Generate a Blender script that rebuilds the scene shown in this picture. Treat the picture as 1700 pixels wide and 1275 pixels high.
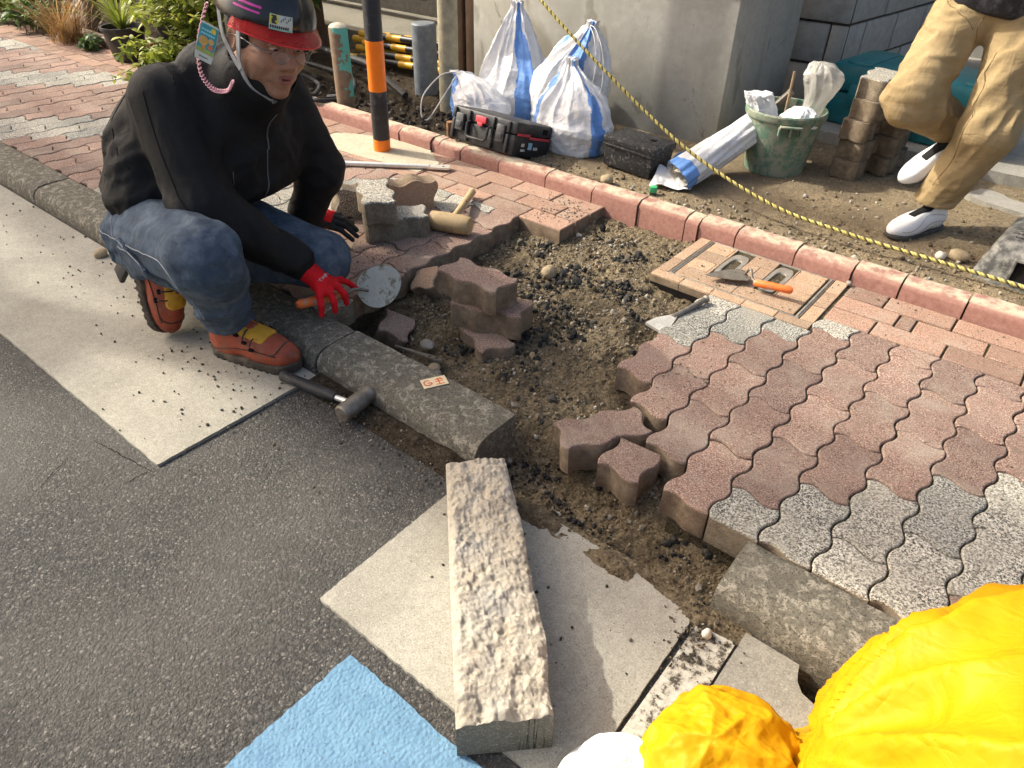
import bpy, bmesh, math, random
import numpy as np
from mathutils import Vector, Matrix, Quaternion, Euler

random.seed(7)
RNG = np.random.default_rng(11)
for o in list(bpy.data.objects):
    bpy.data.objects.remove(o)
SC = bpy.context.scene
COL = SC.collection
R = math.radians
TAU = 2 * math.pi

# ------------------------------------------------------------------ camera
CAM = Vector((0.4403, -1.3265, 1.1311))
PITCH, ROLL, YAW = R(36.682), R(1.36), R(38.469)
fwd = Vector((-math.sin(YAW) * math.cos(PITCH), math.cos(YAW) * math.cos(PITCH), -math.sin(PITCH)))
rgt = Vector((math.cos(YAW), math.sin(YAW), 0))
upv = rgt.cross(fwd)
r2 = rgt * math.cos(ROLL) + upv * math.sin(ROLL)
u2 = -rgt * math.sin(ROLL) + upv * math.cos(ROLL)
cd = bpy.data.cameras.new('camera')
cd.sensor_width = 36.0
cd.lens = 36.0 * 1185.84 / 1700.0
cd.clip_start = 0.02
cd.clip_end = 600
cam = bpy.data.objects.new('camera', cd)
COL.objects.link(cam)
mw = Matrix((r2, u2, -fwd)).transposed().to_4x4()
mw.translation = CAM
cam.matrix_world = mw
SC.camera = cam

# ------------------------------------------------------------------ sky, sun, exposure
SUN_DIR = Vector((-0.74, -0.24, 0.63)).normalized()      # towards the sun
SUN_EL = math.asin(SUN_DIR.z)
SUN_AZ = math.atan2(SUN_DIR.x, SUN_DIR.y)                 # from +Y towards +X
W = bpy.data.worlds.new('World')
SC.world = W
W.use_nodes = True
wn = W.node_tree.nodes
bg = wn['Background']
sky = wn.new('ShaderNodeTexSky')
sky.sky_type = 'NISHITA'
sky.sun_disc = False
sky.sun_elevation = SUN_EL
sky.sun_rotation = SUN_AZ
sky.air_density = 1.0
sky.dust_density = 7.0
sky.ozone_density = 0.3
W.node_tree.links.new(sky.outputs[0], bg.inputs[0])
bg.inputs[1].default_value = 0.15
sl = bpy.data.lights.new('sun', 'SUN')
sl.energy = 3.5
sl.angle = R(0.9)
sl.color = (1.0, 0.95, 0.84)
so = bpy.data.objects.new('sun', sl)
COL.objects.link(so)
so.rotation_euler = SUN_DIR.to_track_quat('Z', 'Y').to_euler()
SC.view_settings.view_transform = 'Standard'
SC.view_settings.look = 'None'
SC.view_settings.exposure = 0.86
SC.view_settings.gamma = 1.0
SC.view_settings.use_curve_mapping = False
SC.cycles.max_bounces = 4
SC.cycles.use_adaptive_sampling = True
SC.cycles.adaptive_threshold = 0.02
try:
    SC.cycles.use_denoising = True
    SC.cycles.denoiser = 'OPENIMAGEDENOISE'
except Exception:
    pass

# ------------------------------------------------------------------ noise
def _h(ix, iy, iz):
    n = (ix * 374761393 + iy * 668265263 + iz * 2147483647 + 1013) & 0xFFFFFFFF
    n = ((n ^ (n >> 13)) * 1274126177) & 0xFFFFFFFF
    n = ((n ^ (n >> 16)) * 2246822519) & 0xFFFFFFFF
    return ((n ^ (n >> 15)) & 0xFFFFFF) / float(0xFFFFFF)

def vn(p, s=1.0, seed=0):
    """value noise in -1..1; p is (...,3)"""
    p = np.asarray(p, float) * s + seed * 17.31
    i = np.floor(p).astype(np.int64)
    f = p - i
    f = f * f * f * (f * (f * 6 - 15) + 10)
    x, y, z = i[..., 0], i[..., 1], i[..., 2]
    fx, fy, fz = f[..., 0], f[..., 1], f[..., 2]
    def L(a, b, t):
        return a + (b - a) * t
    c = L(L(L(_h(x, y, z), _h(x + 1, y, z), fx), L(_h(x, y + 1, z), _h(x + 1, y + 1, z), fx), fy),
          L(L(_h(x, y, z + 1), _h(x + 1, y, z + 1), fx), L(_h(x, y + 1, z + 1), _h(x + 1, y + 1, z + 1), fx), fy), fz)
    return c * 2 - 1

def fbm(p, s=1.0, oct=4, gain=0.5, seed=0):
    a, t, r = 1.0, 0.0, 0.0
    for k in range(oct):
        t = t + a * vn(p, s * 2 ** k, seed + k)
        r += a
        a *= gain
    return t / r

def ridged(p, s=1.0, oct=3, gain=0.5, seed=0):
    a, t, r = 1.0, 0.0, 0.0
    for k in range(oct):
        t = t + a * (1 - 2 * np.abs(vn(p, s * 2 ** k, seed + k)))
        r += a
        a *= gain
    return t / r

# ------------------------------------------------------------------ object helpers
def tag(o, label=None, cat=None, group=None, kind=None):
    if label: o['label'] = label
    if cat: o['category'] = cat
    if group: o['group'] = group
    if kind: o['kind'] = kind
    return o

def empty(name, loc=(0, 0, 0), rot=(0, 0, 0), label=None, cat=None, group=None):
    o = bpy.data.objects.new(name, None)
    COL.objects.link(o)
    o.location = loc
    o.rotation_euler = rot
    return tag(o, label, cat, group)

def link(name, me, parent=None, loc=None, rot=None):
    o = bpy.data.objects.new(name, me)
    COL.objects.link(o)
    if parent: o.parent = parent
    if loc is not None: o.location = loc
    if rot is not None: o.rotation_euler = rot
    return o

def shade(me, angle=35):
    if angle is None:
        return
    try:
        if angle >= 180:
            me.polygons.foreach_set('use_smooth', [True] * len(me.polygons))
        else:
            bm = bmesh.new(); bm.from_mesh(me)
            for f in bm.faces: f.smooth = True
            for e in bm.edges:
                if len(e.link_faces) == 2 and e.calc_face_angle(0) > R(angle): e.smooth = False
            bm.to_mesh(me); bm.free()
    except Exception:
        pass

def mesh(name, v, f, mat, ang=35):
    me = bpy.data.meshes.new(name)
    v = [tuple(map(float, a)) for a in v] if not isinstance(v, np.ndarray) else v.tolist()
    me.from_pydata(v, [], [tuple(a) for a in f] if not isinstance(f, np.ndarray) else f.tolist())
    if isinstance(mat, (list, tuple)):
        for m in mat: me.materials.append(m)
    elif mat: me.materials.append(mat)
    me.update()
    shade(me, ang)
    return me

class MB:
    """collects shapes into one mesh"""
    def __init__(s):
        s.v, s.f, s.mi = [], [], []
    def add(s, v, f, mi=0, M=None):
        b = len(s.v)
        for a in v:
            a = Vector(a)
            s.v.append(tuple(M @ a) if M is not None else tuple(a))
        for q in f:
            s.f.append(tuple(b + i for i in q)); s.mi.append(mi)
    def box(s, lo, hi, mi=0, M=None, bev=0.0, taper=0.0):
        x0, y0, z0 = lo; x1, y1, z1 = hi
        if bev <= 0:
            v = [(x0 + taper, y0 + taper, z0), (x1 - taper, y0 + taper, z0), (x1 - taper, y1 - taper, z0), (x0 + taper, y1 - taper, z0),
                 (x0, y0, z1), (x1, y0, z1), (x1, y1, z1), (x0, y1, z1)]
            s.add(v, [(3, 2, 1, 0), (4, 5, 6, 7), (0, 1, 5, 4), (1, 2, 6, 5), (2, 3, 7, 6), (3, 0, 4, 7)], mi, M)
        else:
            bm = bmesh.new()
            bmesh.ops.create_cube(bm, size=1)
            for q in bm.verts:
                t = taper if q.co.z < 0 else 0
                q.co = Vector((x0 + t if q.co.x < 0 else x1 - t, y0 + t if q.co.y < 0 else y1 - t, z0 if q.co.z < 0 else z1))
            bmesh.ops.bevel(bm, geom=list(bm.edges), offset=bev, segments=2, affect='EDGES', profile=0.5)
            s.bm(bm, mi, M)
    def bm(s, bm, mi=0, M=None):
        bm.verts.index_update()
        s.add([q.co.copy() for q in bm.verts], [[q.index for q in f.verts] for f in bm.faces], mi, M)
        bm.free()
    def tube(s, pts, r, n=8, mi=0, cap=True, M=None):
        pts = [Vector(p) for p in pts]
        rs = r if isinstance(r, (list, tuple, np.ndarray)) else [r] * len(pts)
        v, f = [], []
        t0 = (pts[1] - pts[0]).normalized()
        a = Vector((0, 0, 1)) if abs(t0.z) < .9 else Vector((1, 0, 0))
        nrm = (a - t0 * a.dot(t0)).normalized()
        for i, p in enumerate(pts):
            t = (pts[min(i + 1, len(pts) - 1)] - pts[max(i - 1, 0)])
            t = t.normalized() if t.length > 1e-9 else t0
            nrm = (nrm - t * nrm.dot(t))
            nrm = nrm.normalized() if nrm.length > 1e-6 else t.orthogonal().normalized()
            b = t.cross(nrm)
            for k in range(n):
                q = TAU * k / n
                v.append(p + (nrm * math.cos(q) + b * math.sin(q)) * rs[i])
        for i in range(len(pts) - 1):
            for k in range(n):
                k2 = (k + 1) % n
                f.append((i * n + k, i * n + k2, (i + 1) * n + k2, (i + 1) * n + k))
        if cap:
            f.append(tuple(reversed(range(n)))); f.append(tuple((len(pts) - 1) * n + k for k in range(n)))
        s.add(v, f, mi, M)
    def lathe(s, prof, n=24, mi=0, M=None, closed=False):
        v, f = [], []
        for r_, z_ in prof:
            for k in range(n):
                q = TAU * k / n
                v.append((r_ * math.cos(q), r_ * math.sin(q), z_))
        for i in range(len(prof) - 1):
            for k in range(n):
                k2 = (k + 1) % n
                f.append((i * n + k, i * n + k2, (i + 1) * n + k2, (i + 1) * n + k))
        s.add(v, f, mi, M)
    def prism(s, poly, z0, z1, mi=0, M=None):
        n = len(poly)
        v = [(x, y, z0) for x, y in poly] + [(x, y, z1) for x, y in poly]
        f = [tuple(reversed(range(n))), tuple(range(n, 2 * n))] + [(i, (i + 1) % n, n + (i + 1) % n, n + i) for i in range(n)]
        s.add(v, f, mi, M)
    def mesh(s, name, mat, ang=35):
        me = mesh(name, s.v, s.f, mat, None)
        if s.mi and max(s.mi) > 0: me.polygons.foreach_set('material_index', s.mi)
        shade(me, ang)
        return me
    def build(s, name, mat, parent=None, loc=None, rot=None, ang=35):
        return link(name, s.mesh(name, mat, ang), parent, loc, rot)

def T(x=0, y=0, z=0): return Matrix.Translation((x, y, z))
def RX(a): return Matrix.Rotation(a, 4, 'X')
def RY(a): return Matrix.Rotation(a, 4, 'Y')
def RZ(a): return Matrix.Rotation(a, 4, 'Z')

def grid_mesh(name, x0, x1, nx, y0, y1, ny, hf, mat, mask=None, ang=180):
    X, Y = np.meshgrid(np.linspace(x0, x1, nx), np.linspace(y0, y1, ny), indexing='ij')
    Z = hf(X, Y)
    v = np.stack([X, Y, Z], -1).reshape(-1, 3)
    idx = np.arange(nx * ny).reshape(nx, ny)
    q = np.stack([idx[:-1, :-1], idx[1:, :-1], idx[1:, 1:], idx[:-1, 1:]], -1).reshape(-1, 4)
    if mask is not None:
        c = v[q].mean(1)
        q = q[mask(c[:, 0], c[:, 1])]
    return mesh(name, v, q, mat, ang)

# implicit surfaces -------------------------------------------------------
def surface_nets(f, lo, hi, h):
    lo = np.array(lo, float); hi = np.array(hi, float)
    n = np.ceil((hi - lo) / h).astype(int) + 1
    ax = [lo[k] + h * np.arange(n[k]) for k in range(3)]
    P = np.stack(np.meshgrid(*ax, indexing='ij'), -1)
    D = f(P)
    S = D < 0
    acc = np.zeros(tuple(n - 1) + (3,)); cnt = np.zeros(tuple(n - 1))
    def corner(A, c):
        return A[c[0]:A.shape[0] - 1 + c[0], c[1]:A.shape[1] - 1 + c[1], c[2]:A.shape[2] - 1 + c[2]]
    C = [(i, j, k) for i in (0, 1) for j in (0, 1) for k in (0, 1)]
    for a in C:
        for axis in range(3):
            if a[axis] == 0:
                b = list(a); b[axis] = 1; b = tuple(b)
                da, db = corner(D, a), corner(D, b)
                m = (da < 0) != (db < 0)
                t = np.where(m, da / np.where(np.abs(da - db) < 1e-12, 1, da - db), 0)
                for k in range(3):
                    acc[..., k] += np.where(m, a[k] + (t if k == axis else 0), 0)
                cnt += m
    act = cnt > 0
    vid = -np.ones(act.shape, np.int64)
    vid[act] = np.arange(act.sum())
    ii = np.argwhere(act)
    V = lo + h * (ii + acc[act] / cnt[act][:, None])
    F = []
    for axis in range(3):
        o1, o2 = [(1, 2), (2, 0), (0, 1)][axis]
        s0 = [slice(1, None)] * 3; s0[axis] = slice(None)
        A = S; B = S
        sa = [slice(None)] * 3; sb = [slice(None)] * 3
        sa[axis] = slice(0, -1); sb[axis] = slice(1, None)
        ch = S[tuple(sa)] != S[tuple(sb)]
        idx = np.argwhere(ch)
        ok = (idx[:, o1] > 0) & (idx[:, o2] > 0) & (idx[:, o1] < n[o1] - 1) & (idx[:, o2] < n[o2] - 1)
        idx = idx[ok]
        inside = S[tuple(idx.T)]
        def cell(d1, d2):
            c = idx.copy(); c[:, o1] += d1; c[:, o2] += d2
            return vid[tuple(c.T)]
        q = np.stack([cell(-1, -1), cell(0, -1), cell(0, 0), cell(-1, 0)], -1)
        q[~inside] = q[~inside][:, ::-1]
        F.append(q)
    return V, np.concatenate(F)

def sd_cone(P, a, b, ra, rb):
    """round cone between a and b (approximate)"""
    a = np.array(a, float); b = np.array(b, float)
    ab = b - a
    t = np.clip(((P - a) @ ab) / (ab @ ab), 0, 1)
    d = np.linalg.norm(P - (a + t[..., None] * ab), axis=-1)
    return d - (ra + (rb - ra) * t)

def sd_ell(P, c, r, M=None):
    q = P - np.array(c, float)
    if M is not None: q = q @ np.array(M)        # columns are the local axes
    r = np.array(r, float)
    k0 = np.linalg.norm(q / r, axis=-1)
    k1 = np.linalg.norm(q / (r * r), axis=-1)
    return k0 * (k0 - 1) / np.maximum(k1, 1e-9)

def sd_box(P, c, hsz, rad=0.0, M=None):
    q = P - np.array(c, float)
    if M is not None: q = q @ np.array(M)
    q = np.abs(q) - (np.array(hsz, float) - rad)
    return np.linalg.norm(np.maximum(q, 0), axis=-1) + np.minimum(q.max(-1), 0) - rad

def smin(a, b, k):
    h = np.clip(0.5 + 0.5 * (b - a) / k, 0, 1)
    return b + (a - b) * h - k * h * (1 - h)

def smax(a, b, k): return -smin(-a, -b, k)

# ------------------------------------------------------------------ materials
class NT:
    def __init__(s, name):
        s.m = bpy.data.materials.new(name); s.m.use_nodes = True
        s.t = s.m.node_tree; s.N = s.t.nodes; s.b = s.N['Principled BSDF']
        s._c = {}
    def L(s, a, b): s.t.links.new(a, b)
    def coord(s, rnd=False):
        if rnd in s._c: return s._c[rnd]
        tc = s.N.new('ShaderNodeTexCoord').outputs['Object']
        if rnd:
            oi = s.N.new('ShaderNodeObjectInfo')
            m = s.N.new('ShaderNodeVectorMath'); m.operation = 'MULTIPLY_ADD'
            s.L(oi.outputs['Random'], m.inputs[0]); m.inputs[1].default_value = (91.7, 53.3, 37.1)
            s.L(tc, m.inputs[2]); tc = m.outputs[0]
        s._c[rnd] = tc
        return tc
    def rnd(s): return s.N.new('ShaderNodeObjectInfo').outputs['Random']
    def noise(s, sc, det=3, ro=0.55, vec=None, dist=0.0):
        n = s.N.new('ShaderNodeTexNoise'); n.inputs['Scale'].default_value = sc
        n.inputs['Detail'].default_value = det; n.inputs['Roughness'].default_value = ro; n.inputs['Distortion'].default_value = dist
        s.L(vec if vec is not None else s.coord(), n.inputs['Vector'])
        return n.outputs['Fac']
    def voro(s, sc, vec=None, feat='F1', out='Distance', rand=1.0):
        n = s.N.new('ShaderNodeTexVoronoi'); n.feature = feat; n.inputs['Scale'].default_value = sc
        n.inputs['Randomness'].default_value = rand
        s.L(vec if vec is not None else s.coord(), n.inputs['Vector'])
        return n.outputs[out]
    def ramp(s, fac, stops):
        n = s.N.new('ShaderNodeValToRGB'); r = n.color_ramp
        while len(r.elements) < len(stops): r.elements.new(0.5)
        for e, (p, c) in zip(r.elements, stops):
            e.position = p
            e.color = (c, c, c, 1) if isinstance(c, (int, float)) else (*c[:3], 1)
        s.L(fac, n.inputs[0])
        return n.outputs[0]
    def mix(s, fac, a, b, mode='MIX'):
        n = s.N.new('ShaderNodeMix'); n.data_type = 'RGBA'; n.blend_type = mode
        for i_, val in ((0, fac), (6, a), (7, b)):
            sock = n.inputs[i_]
            if hasattr(val, 'is_linked'): s.L(val, sock)
            elif isinstance(val, (int, float)): sock.default_value = val if i_ == 0 else (val, val, val, 1)
            else: sock.default_value = (*val[:3], 1)
        return n.outputs[2]
    def math(s, op, a, b=0.0, clamp=False):
        n = s.N.new('ShaderNodeMath'); n.operation = op; n.use_clamp = clamp
        for sock, val in ((n.inputs[0], a), (n.inputs[1], b)):
            if isinstance(val, (int, float)): sock.default_value = val
            else: s.L(val, sock)
        return n.outputs[0]
    def sep(s, vec=None):
        n = s.N.new('ShaderNodeSeparateXYZ'); s.L(vec if vec is not None else s.coord(), n.inputs[0])
        return n.outputs
    def scale(s, v, vec=None):
        n = s.N.new('ShaderNodeVectorMath'); n.operation = 'MULTIPLY'
        s.L(vec if vec is not None else s.coord(), n.inputs[0]); n.inputs[1].default_value = v
        return n.outputs[0]
    def bump(s, h, dist=0.002, strength=1.0, nrm=None):
        n = s.N.new('ShaderNodeBump'); n.inputs['Distance'].default_value = dist; n.inputs['Strength'].default_value = strength
        s.L(h, n.inputs['Height'])
        if nrm is not None: s.L(nrm, n.inputs['Normal'])
        return n.outputs[0]
    def out(s, col=None, rough=0.8, spec=0.3, nrm=None, metal=0.0, **kw):
        b = s.b
        def put(name, v):
            if v is None: return
            if isinstance(v, (int, float)): b.inputs[name].default_value = v
            elif isinstance(v, (tuple, list)): b.inputs[name].default_value = (*v[:3], 1) if len(v) < 4 and name not in ('Subsurface Radius',) else v
            else: s.L(v, b.inputs[name])
        put('Base Color', col); put('Roughness', rough); put('Specular IOR Level', spec); put('Metallic', metal)
        if nrm is not None: s.L(nrm, b.inputs['Normal'])
        for k, v in kw.items(): put(k.replace('_', ' '), v)
        return s.m

def plain(name, col, rough=0.6, spec=0.3, metal=0.0, var=0.25, sc=30, bump=0.0, bsc=200, rnd=False, dirt=None, dsc=9, damt=(0.5, 0.75), **kw):
    n = NT(name); c = n.coord(rnd)
    f = n.noise(sc, 4, .6, c)
    k = tuple(min(1, x * (1 + var)) for x in col); d = tuple(x * (1 - var) for x in col)
    cc = n.ramp(f, [(0.3, d), (0.7, k)])
    if dirt is not None:
        m = n.ramp(n.noise(dsc, 6, .68, c), [(damt[0], 0.0), (damt[1], 1.0)])
        cc = n.mix(m, cc, dirt)
    nr = n.bump(n.noise(bsc, 3, .6, c), bump) if bump > 0 else None
    return n.out(cc, rough, spec, nr, metal, **kw)

def speckle_paver(name, base, dark, pale, tint, sc=330, th=(.36, .44, .56, .66)):
    n = NT(name); c = n.coord(True)
    g = n.noise(sc, 2, .7, c)
    col = n.ramp(g, [(th[0], dark), (th[1], base), (th[2], base), (th[3], pale)])
    v = n.voro(420, c, out='Color')
    vs = n.sep(v)[0]
    col = n.mix(n.math('MULTIPLY', n.math('GREATER_THAN', vs, .86), .8), col, dark)
    col = n.mix(n.math('MULTIPLY', n.math('LESS_THAN', vs, .07), .75), col, pale)
    big = n.noise(11, 5, .65, c)
    col = n.mix(n.ramp(big, [(0.42, 0.0), (0.72, .62)]), col, tint)
    br = n.ramp(n.rnd(), [(0, (.74, .75, .76)), (.5, (1.0, .97, .94)), (1, (1.16, 1.13, 1.10))])
    col = n.mix(1.0, col, br, 'MULTIPLY')
    # dust and dark soiling with shapes of their own
    dz = n.ramp(n.noise(23, 6, .7, c), [(0.58, 0), (0.76, .6)])
    col = n.mix(dz, col, (.10, .085, .065))
    du = n.ramp(n.noise(7, 6, .68, c), [(0.50, 0), (0.72, .5)])
    col = n.mix(du, col, (.36, .315, .25))
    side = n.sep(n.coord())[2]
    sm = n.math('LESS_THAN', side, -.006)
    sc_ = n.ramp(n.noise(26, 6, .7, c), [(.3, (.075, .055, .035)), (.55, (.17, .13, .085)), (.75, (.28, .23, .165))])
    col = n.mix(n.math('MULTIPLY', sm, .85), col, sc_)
    nr = n.bump(n.math('ADD', g, n.math('MULTIPLY', n.noise(120, 3, .6, c), .8)), .0022, .8)
    return n.out(col, .9, .25, nr)

M_PRED = speckle_paver('paver_red', (.265, .168, .132), (.075, .050, .042), (.47, .385, .315), (.245, .185, .15))
M_PWHITE = speckle_paver('paver_white', (.36, .35, .30), (.055, .054, .048), (.62, .60, .53), (.28, .27, .225), 210, (.42, .48, .53, .62))
M_PTAN = speckle_paver('paver_tan', (.42, .29, .185), (.16, .10, .07), (.58, .46, .34), (.36, .24, .16))
M_PPINK = speckle_paver('paver_pink', (.33, .205, .15), (.14, .08, .06), (.48, .36, .27), (.30, .20, .145))

def m_kerb():
    n = NT('kerb_concrete'); c = n.coord(True)
    vs = n.noise(70, 6, .75, c, .3)
    vs = n.ramp(vs, [(.25, 0), (.75, 1)])
    col = n.ramp(vs, [(0.0, (.085, .078, .062)), (0.35, (.125, .115, .090)), (0.75, (.165, .152, .118)), (1.0, (.24, .22, .175))])
    f = n.noise(42, 6, .72, c, .6)
    col = n.mix(n.ramp(f, [(0.50, 0), (0.60, .8)]), col, (.36, .33, .265))
    g = n.noise(9, 5, .6, c)
    col = n.mix(n.ramp(g, [(0.45, 0), (0.75, .7)]), col, (.135, .122, .094))
    col = n.mix(n.ramp(n.noise(210, 4, .75, c), [(.38, .85), (.48, 0)]), col, (.04, .037, .030))
    h = n.math('ADD', n.math('MULTIPLY', n.noise(150, 5, .75, c), 1.3), n.math('MULTIPLY', f, 1.0))
    nr = n.bump(h, .0028, .8)
    nr = n.bump(n.noise(420, 3, .7, c), .0012, .7, nr)
    return n.out(col, .95, .2, nr)
M_KERB = m_kerb()

def m_asphalt():
    n = NT('asphalt'); c = n.coord()
    # jitter so the stones differ in size
    v = n.voro(150, c, out='Color'); d = n.voro(150, c)
    v2 = n.voro(330, c, out='Color'); d2 = n.voro(330, c)
    vs, vs2 = n.sep(v)[0], n.sep(v2)[1]
    col = n.ramp(vs, [(0, (.040, .038, .035)), (.5, (.066, .063, .057)), (.85, (.105, .099, .088)), (1, (.21, .197, .17))])
    col2 = n.ramp(vs2, [(0, (.032, .031, .029)), (.6, (.060, .057, .052)), (.93, (.10, .094, .084)), (1, (.24, .225, .195))])
    pick = n.ramp(n.noise(75, 3, .6, c), [(.46, 0), (.54, 1)])
    col = n.mix(pick, col, col2)
    edge = n.math('MULTIPLY', n.ramp(d, [(0.34, 0.0), (0.66, .8)]), n.math('SUBTRACT', 1.0, pick))
    col = n.mix(edge, col, (.030, .029, .027))
    g = n.noise(2.1, 6, .62, c)
    col = n.mix(n.ramp(g, [(0.42, 0), (0.70, .5)]), col, (.125, .117, .10))
    g2 = n.noise(7, 6, .7, c, .5)
    col = n.mix(n.ramp(g2, [(0.55, 0), (0.75, .55)]), col, (.055, .052, .047))
    h = n.math('ADD', n.math('MULTIPLY', d, -.7), n.math('ADD', n.math('MULTIPLY', d2, -.5), n.math('MULTIPLY', n.noise(260, 4, .7, c), .8)))
    nr = n.bump(h, .0042, .9)
    return n.out(col, .88, .35, nr)
M_ASPH = m_asphalt()

def m_gutter(name='gutter_concrete', a=(.315, .295, .240), b=(.40, .375, .31), stain=(.215, .20, .16), spk=.55):
    n = NT(name); c = n.coord()
    f = n.noise(55, 5, .65, c)
    col = n.ramp(f, [(0.3, a), (0.7, b)])
    g = n.noise(3.2, 6, .62, c, .4)
    col = n.mix(n.ramp(g, [(0.44, 0), (0.72, .7)]), col, stain)
    s_ = n.noise(300, 4, .75, c)
    col = n.mix(n.ramp(s_, [(.36, spk), (.47, 0)]), col, (.12, .108, .08))
    col = n.mix(n.ramp(s_, [(.54, 0), (.66, spk * .8)]), col, (.58, .55, .46))
    dots = n.ramp(n.voro(46, c), [(.035, .75 * min(1, spk * 2)), (.075, 0)])
    col = n.mix(dots, col, (.09, .08, .065))
    st = n.ramp(n.noise(17, 7, .75, c), [(0.64, 0), (0.72, .4)])
    col = n.mix(st, col, (.13, .115, .085))
    nr = n.bump(n.math('ADD', n.noise(330, 3, .7, c), n.noise(40, 4, .6, c)), .0018, .8)
    return n.out(col, .93, .25, nr)
M_GUT = m_gutter()
def m_wall():
    n = NT('wall_concrete'); c = n.coord()
    col = n.ramp(n.noise(30, 6, .65, c), [(.3, (.315, .305, .265)), (.7, (.385, .37, .325))])
    col = n.mix(n.ramp(n.noise(2.6, 5, .6, c, .6), [(.46, 0), (.60, .55)]), col, (.25, .235, .195))
    col = n.mix(n.ramp(n.noise(3.5, 4, .6, n.scale((1, 1, .35)), .8), [(.60, 0), (.64, .6)]), col, (.17, .155, .12))
    col = n.mix(n.ramp(n.noise(9, 6, .7, n.scale((1, 1, .12))), [(.56, 0), (.72, .4)]), col, (.22, .205, .165))
    ck = n.voro(1.7, n.mix(.06, c, n.coord()) if False else c, 'DISTANCE_TO_EDGE')
    ck = n.math('ADD', ck, n.math('MULTIPLY', n.math('SUBTRACT', n.noise(14, 5, .7, c), .5), .10))
    col = n.mix(n.math('MULTIPLY', n.ramp(n.math('ABSOLUTE', ck), [(.0, .8), (.006, 0)]), n.ramp(n.noise(1.8, 3, .5, c), [(.50, 0), (.58, 1)])), col, (.09, .082, .066))
    pit_ = n.ramp(n.voro(34, c), [(.04, .8), (.085, 0)])
    col = n.mix(pit_, col, (.12, .11, .09))
    nr = n.bump(n.noise(120, 5, .7, c), .0015, .7); nr = n.bump(n.math('MULTIPLY', pit_, -1), .003, .8, nr)
    return n.out(col, .92, .2, nr)
M_CONC = m_wall()

def m_soil(name, a, b, c2, mixsc=3.0, wet=None):
    n = NT(name); c = n.coord()
    f = n.noise(40, 8, .72, c)
    col = n.ramp(f, [(0.28, a), (0.52, b), (0.75, c2)])
    vs = n.sep(n.voro(190, c, out='Color'))[0]
    col = n.mix(n.math('MULTIPLY', n.math('GREATER_THAN', vs, .85), .6), col, c2)
    col = n.mix(n.math('MULTIPLY', n.math('LESS_THAN', vs, .12), .65), col, tuple(x * .45 for x in a))
    if wet:
        col = n.mix(n.ramp(n.noise(mixsc, 5, .6, c), [(0.45, 0), (0.62, .8)]), col, wet)
    h = n.math('ADD', n.noise(160, 6, .75, c), n.math('MULTIPLY', n.voro(190, c), -.6))
    nr = n.bump(h, .006, 1.0)
    return n.out(col, 1.0, .1, nr)
M_SOIL = m_soil('pit_soil', (.095, .073, .045), (.175, .137, .085), (.29, .235, .155), 4.5, (.065, .051, .034))
M_YARD = m_soil('yard_soil', (.15, .115, .07), (.25, .195, .12), (.36, .29, .19), 2.2, (.15, .12, .085))
M_DARKSOIL = m_soil('dark_soil', (.03, .022, .014), (.055, .042, .028), (.10, .08, .055))
M_JOINT = m_soil('joint_sand', (.045, .038, .024), (.08, .066, .042), (.14, .118, .078), 5, (.055, .058, .026))
M_EDGE = None

# ================================================================== SETTING
U = 0.1125          # half length / width of a wave paver
ROAD = -0.066
PT = 0.08           # paver thickness

# --- far ground -------------------------------------------------------------
o = link('ground', mesh('ground', [(-150, -150, -.5), (150, -150, -.5), (150, 150, -.5), (-150, 150, -.5)], [(0, 1, 2, 3)], M_DARKSOIL))
tag(o, kind='structure')

# --- road --------------------------------------------------------------------
def hf_road(X, Y):
    P = np.stack([X, Y, 0 * X], -1)
    return ROAD - .004 + .0035 * fbm(P, 3.0, 3)
road = link('road', grid_mesh('road', -14, 6, 400, -9, -.30, 218, hf_road, M_ASPH, lambda x, y: ~((x > -.46) & (y > -.47))))
tag(road, kind='structure')
# dark cracks in the asphalt, a few centimetres long each
M_CRACK = plain('crack_dark', (.012, .011, .010), 1, .0)
def crack(pts, w=.003, z=ROAD - .001):
    v, f = [], []
    for i, (x, y) in enumerate(pts):
        j = min(i + 1, len(pts) - 1); k = max(i - 1, 0)
        t = Vector((pts[j][0] - pts[k][0], pts[j][1] - pts[k][1])).normalized()
        ww = w * (.35 + .65 * math.sin(math.pi * (i + .5) / len(pts))) * random.uniform(.7, 1.3)
        v += [(x - t.y * ww, y + t.x * ww, z), (x + t.y * ww, y - t.x * ww, z)]
    for i in range(len(pts) - 1):
        f.append((2 * i, 2 * i + 2, 2 * i + 3, 2 * i + 1))
    return link('crack', mesh('crack', v, f, M_CRACK), road)
def jag(a, b, n=9, j=.01):
    return [(a[0] + (b[0] - a[0]) * t + random.uniform(-j, j), a[1] + (b[1] - a[1]) * t + random.uniform(-j, j)) for t in np.linspace(0, 1, n)]
crack(jag((-1.20, -.93), (-.985, -.895), 22, .0022), .0010)
crack(jag((-1.00, -.97), (-.995, -.885), 14, .002), .0010)
crack(jag((-1.19, -1.0), (-1.13, -1.09), 18, .003), .0011)

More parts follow.
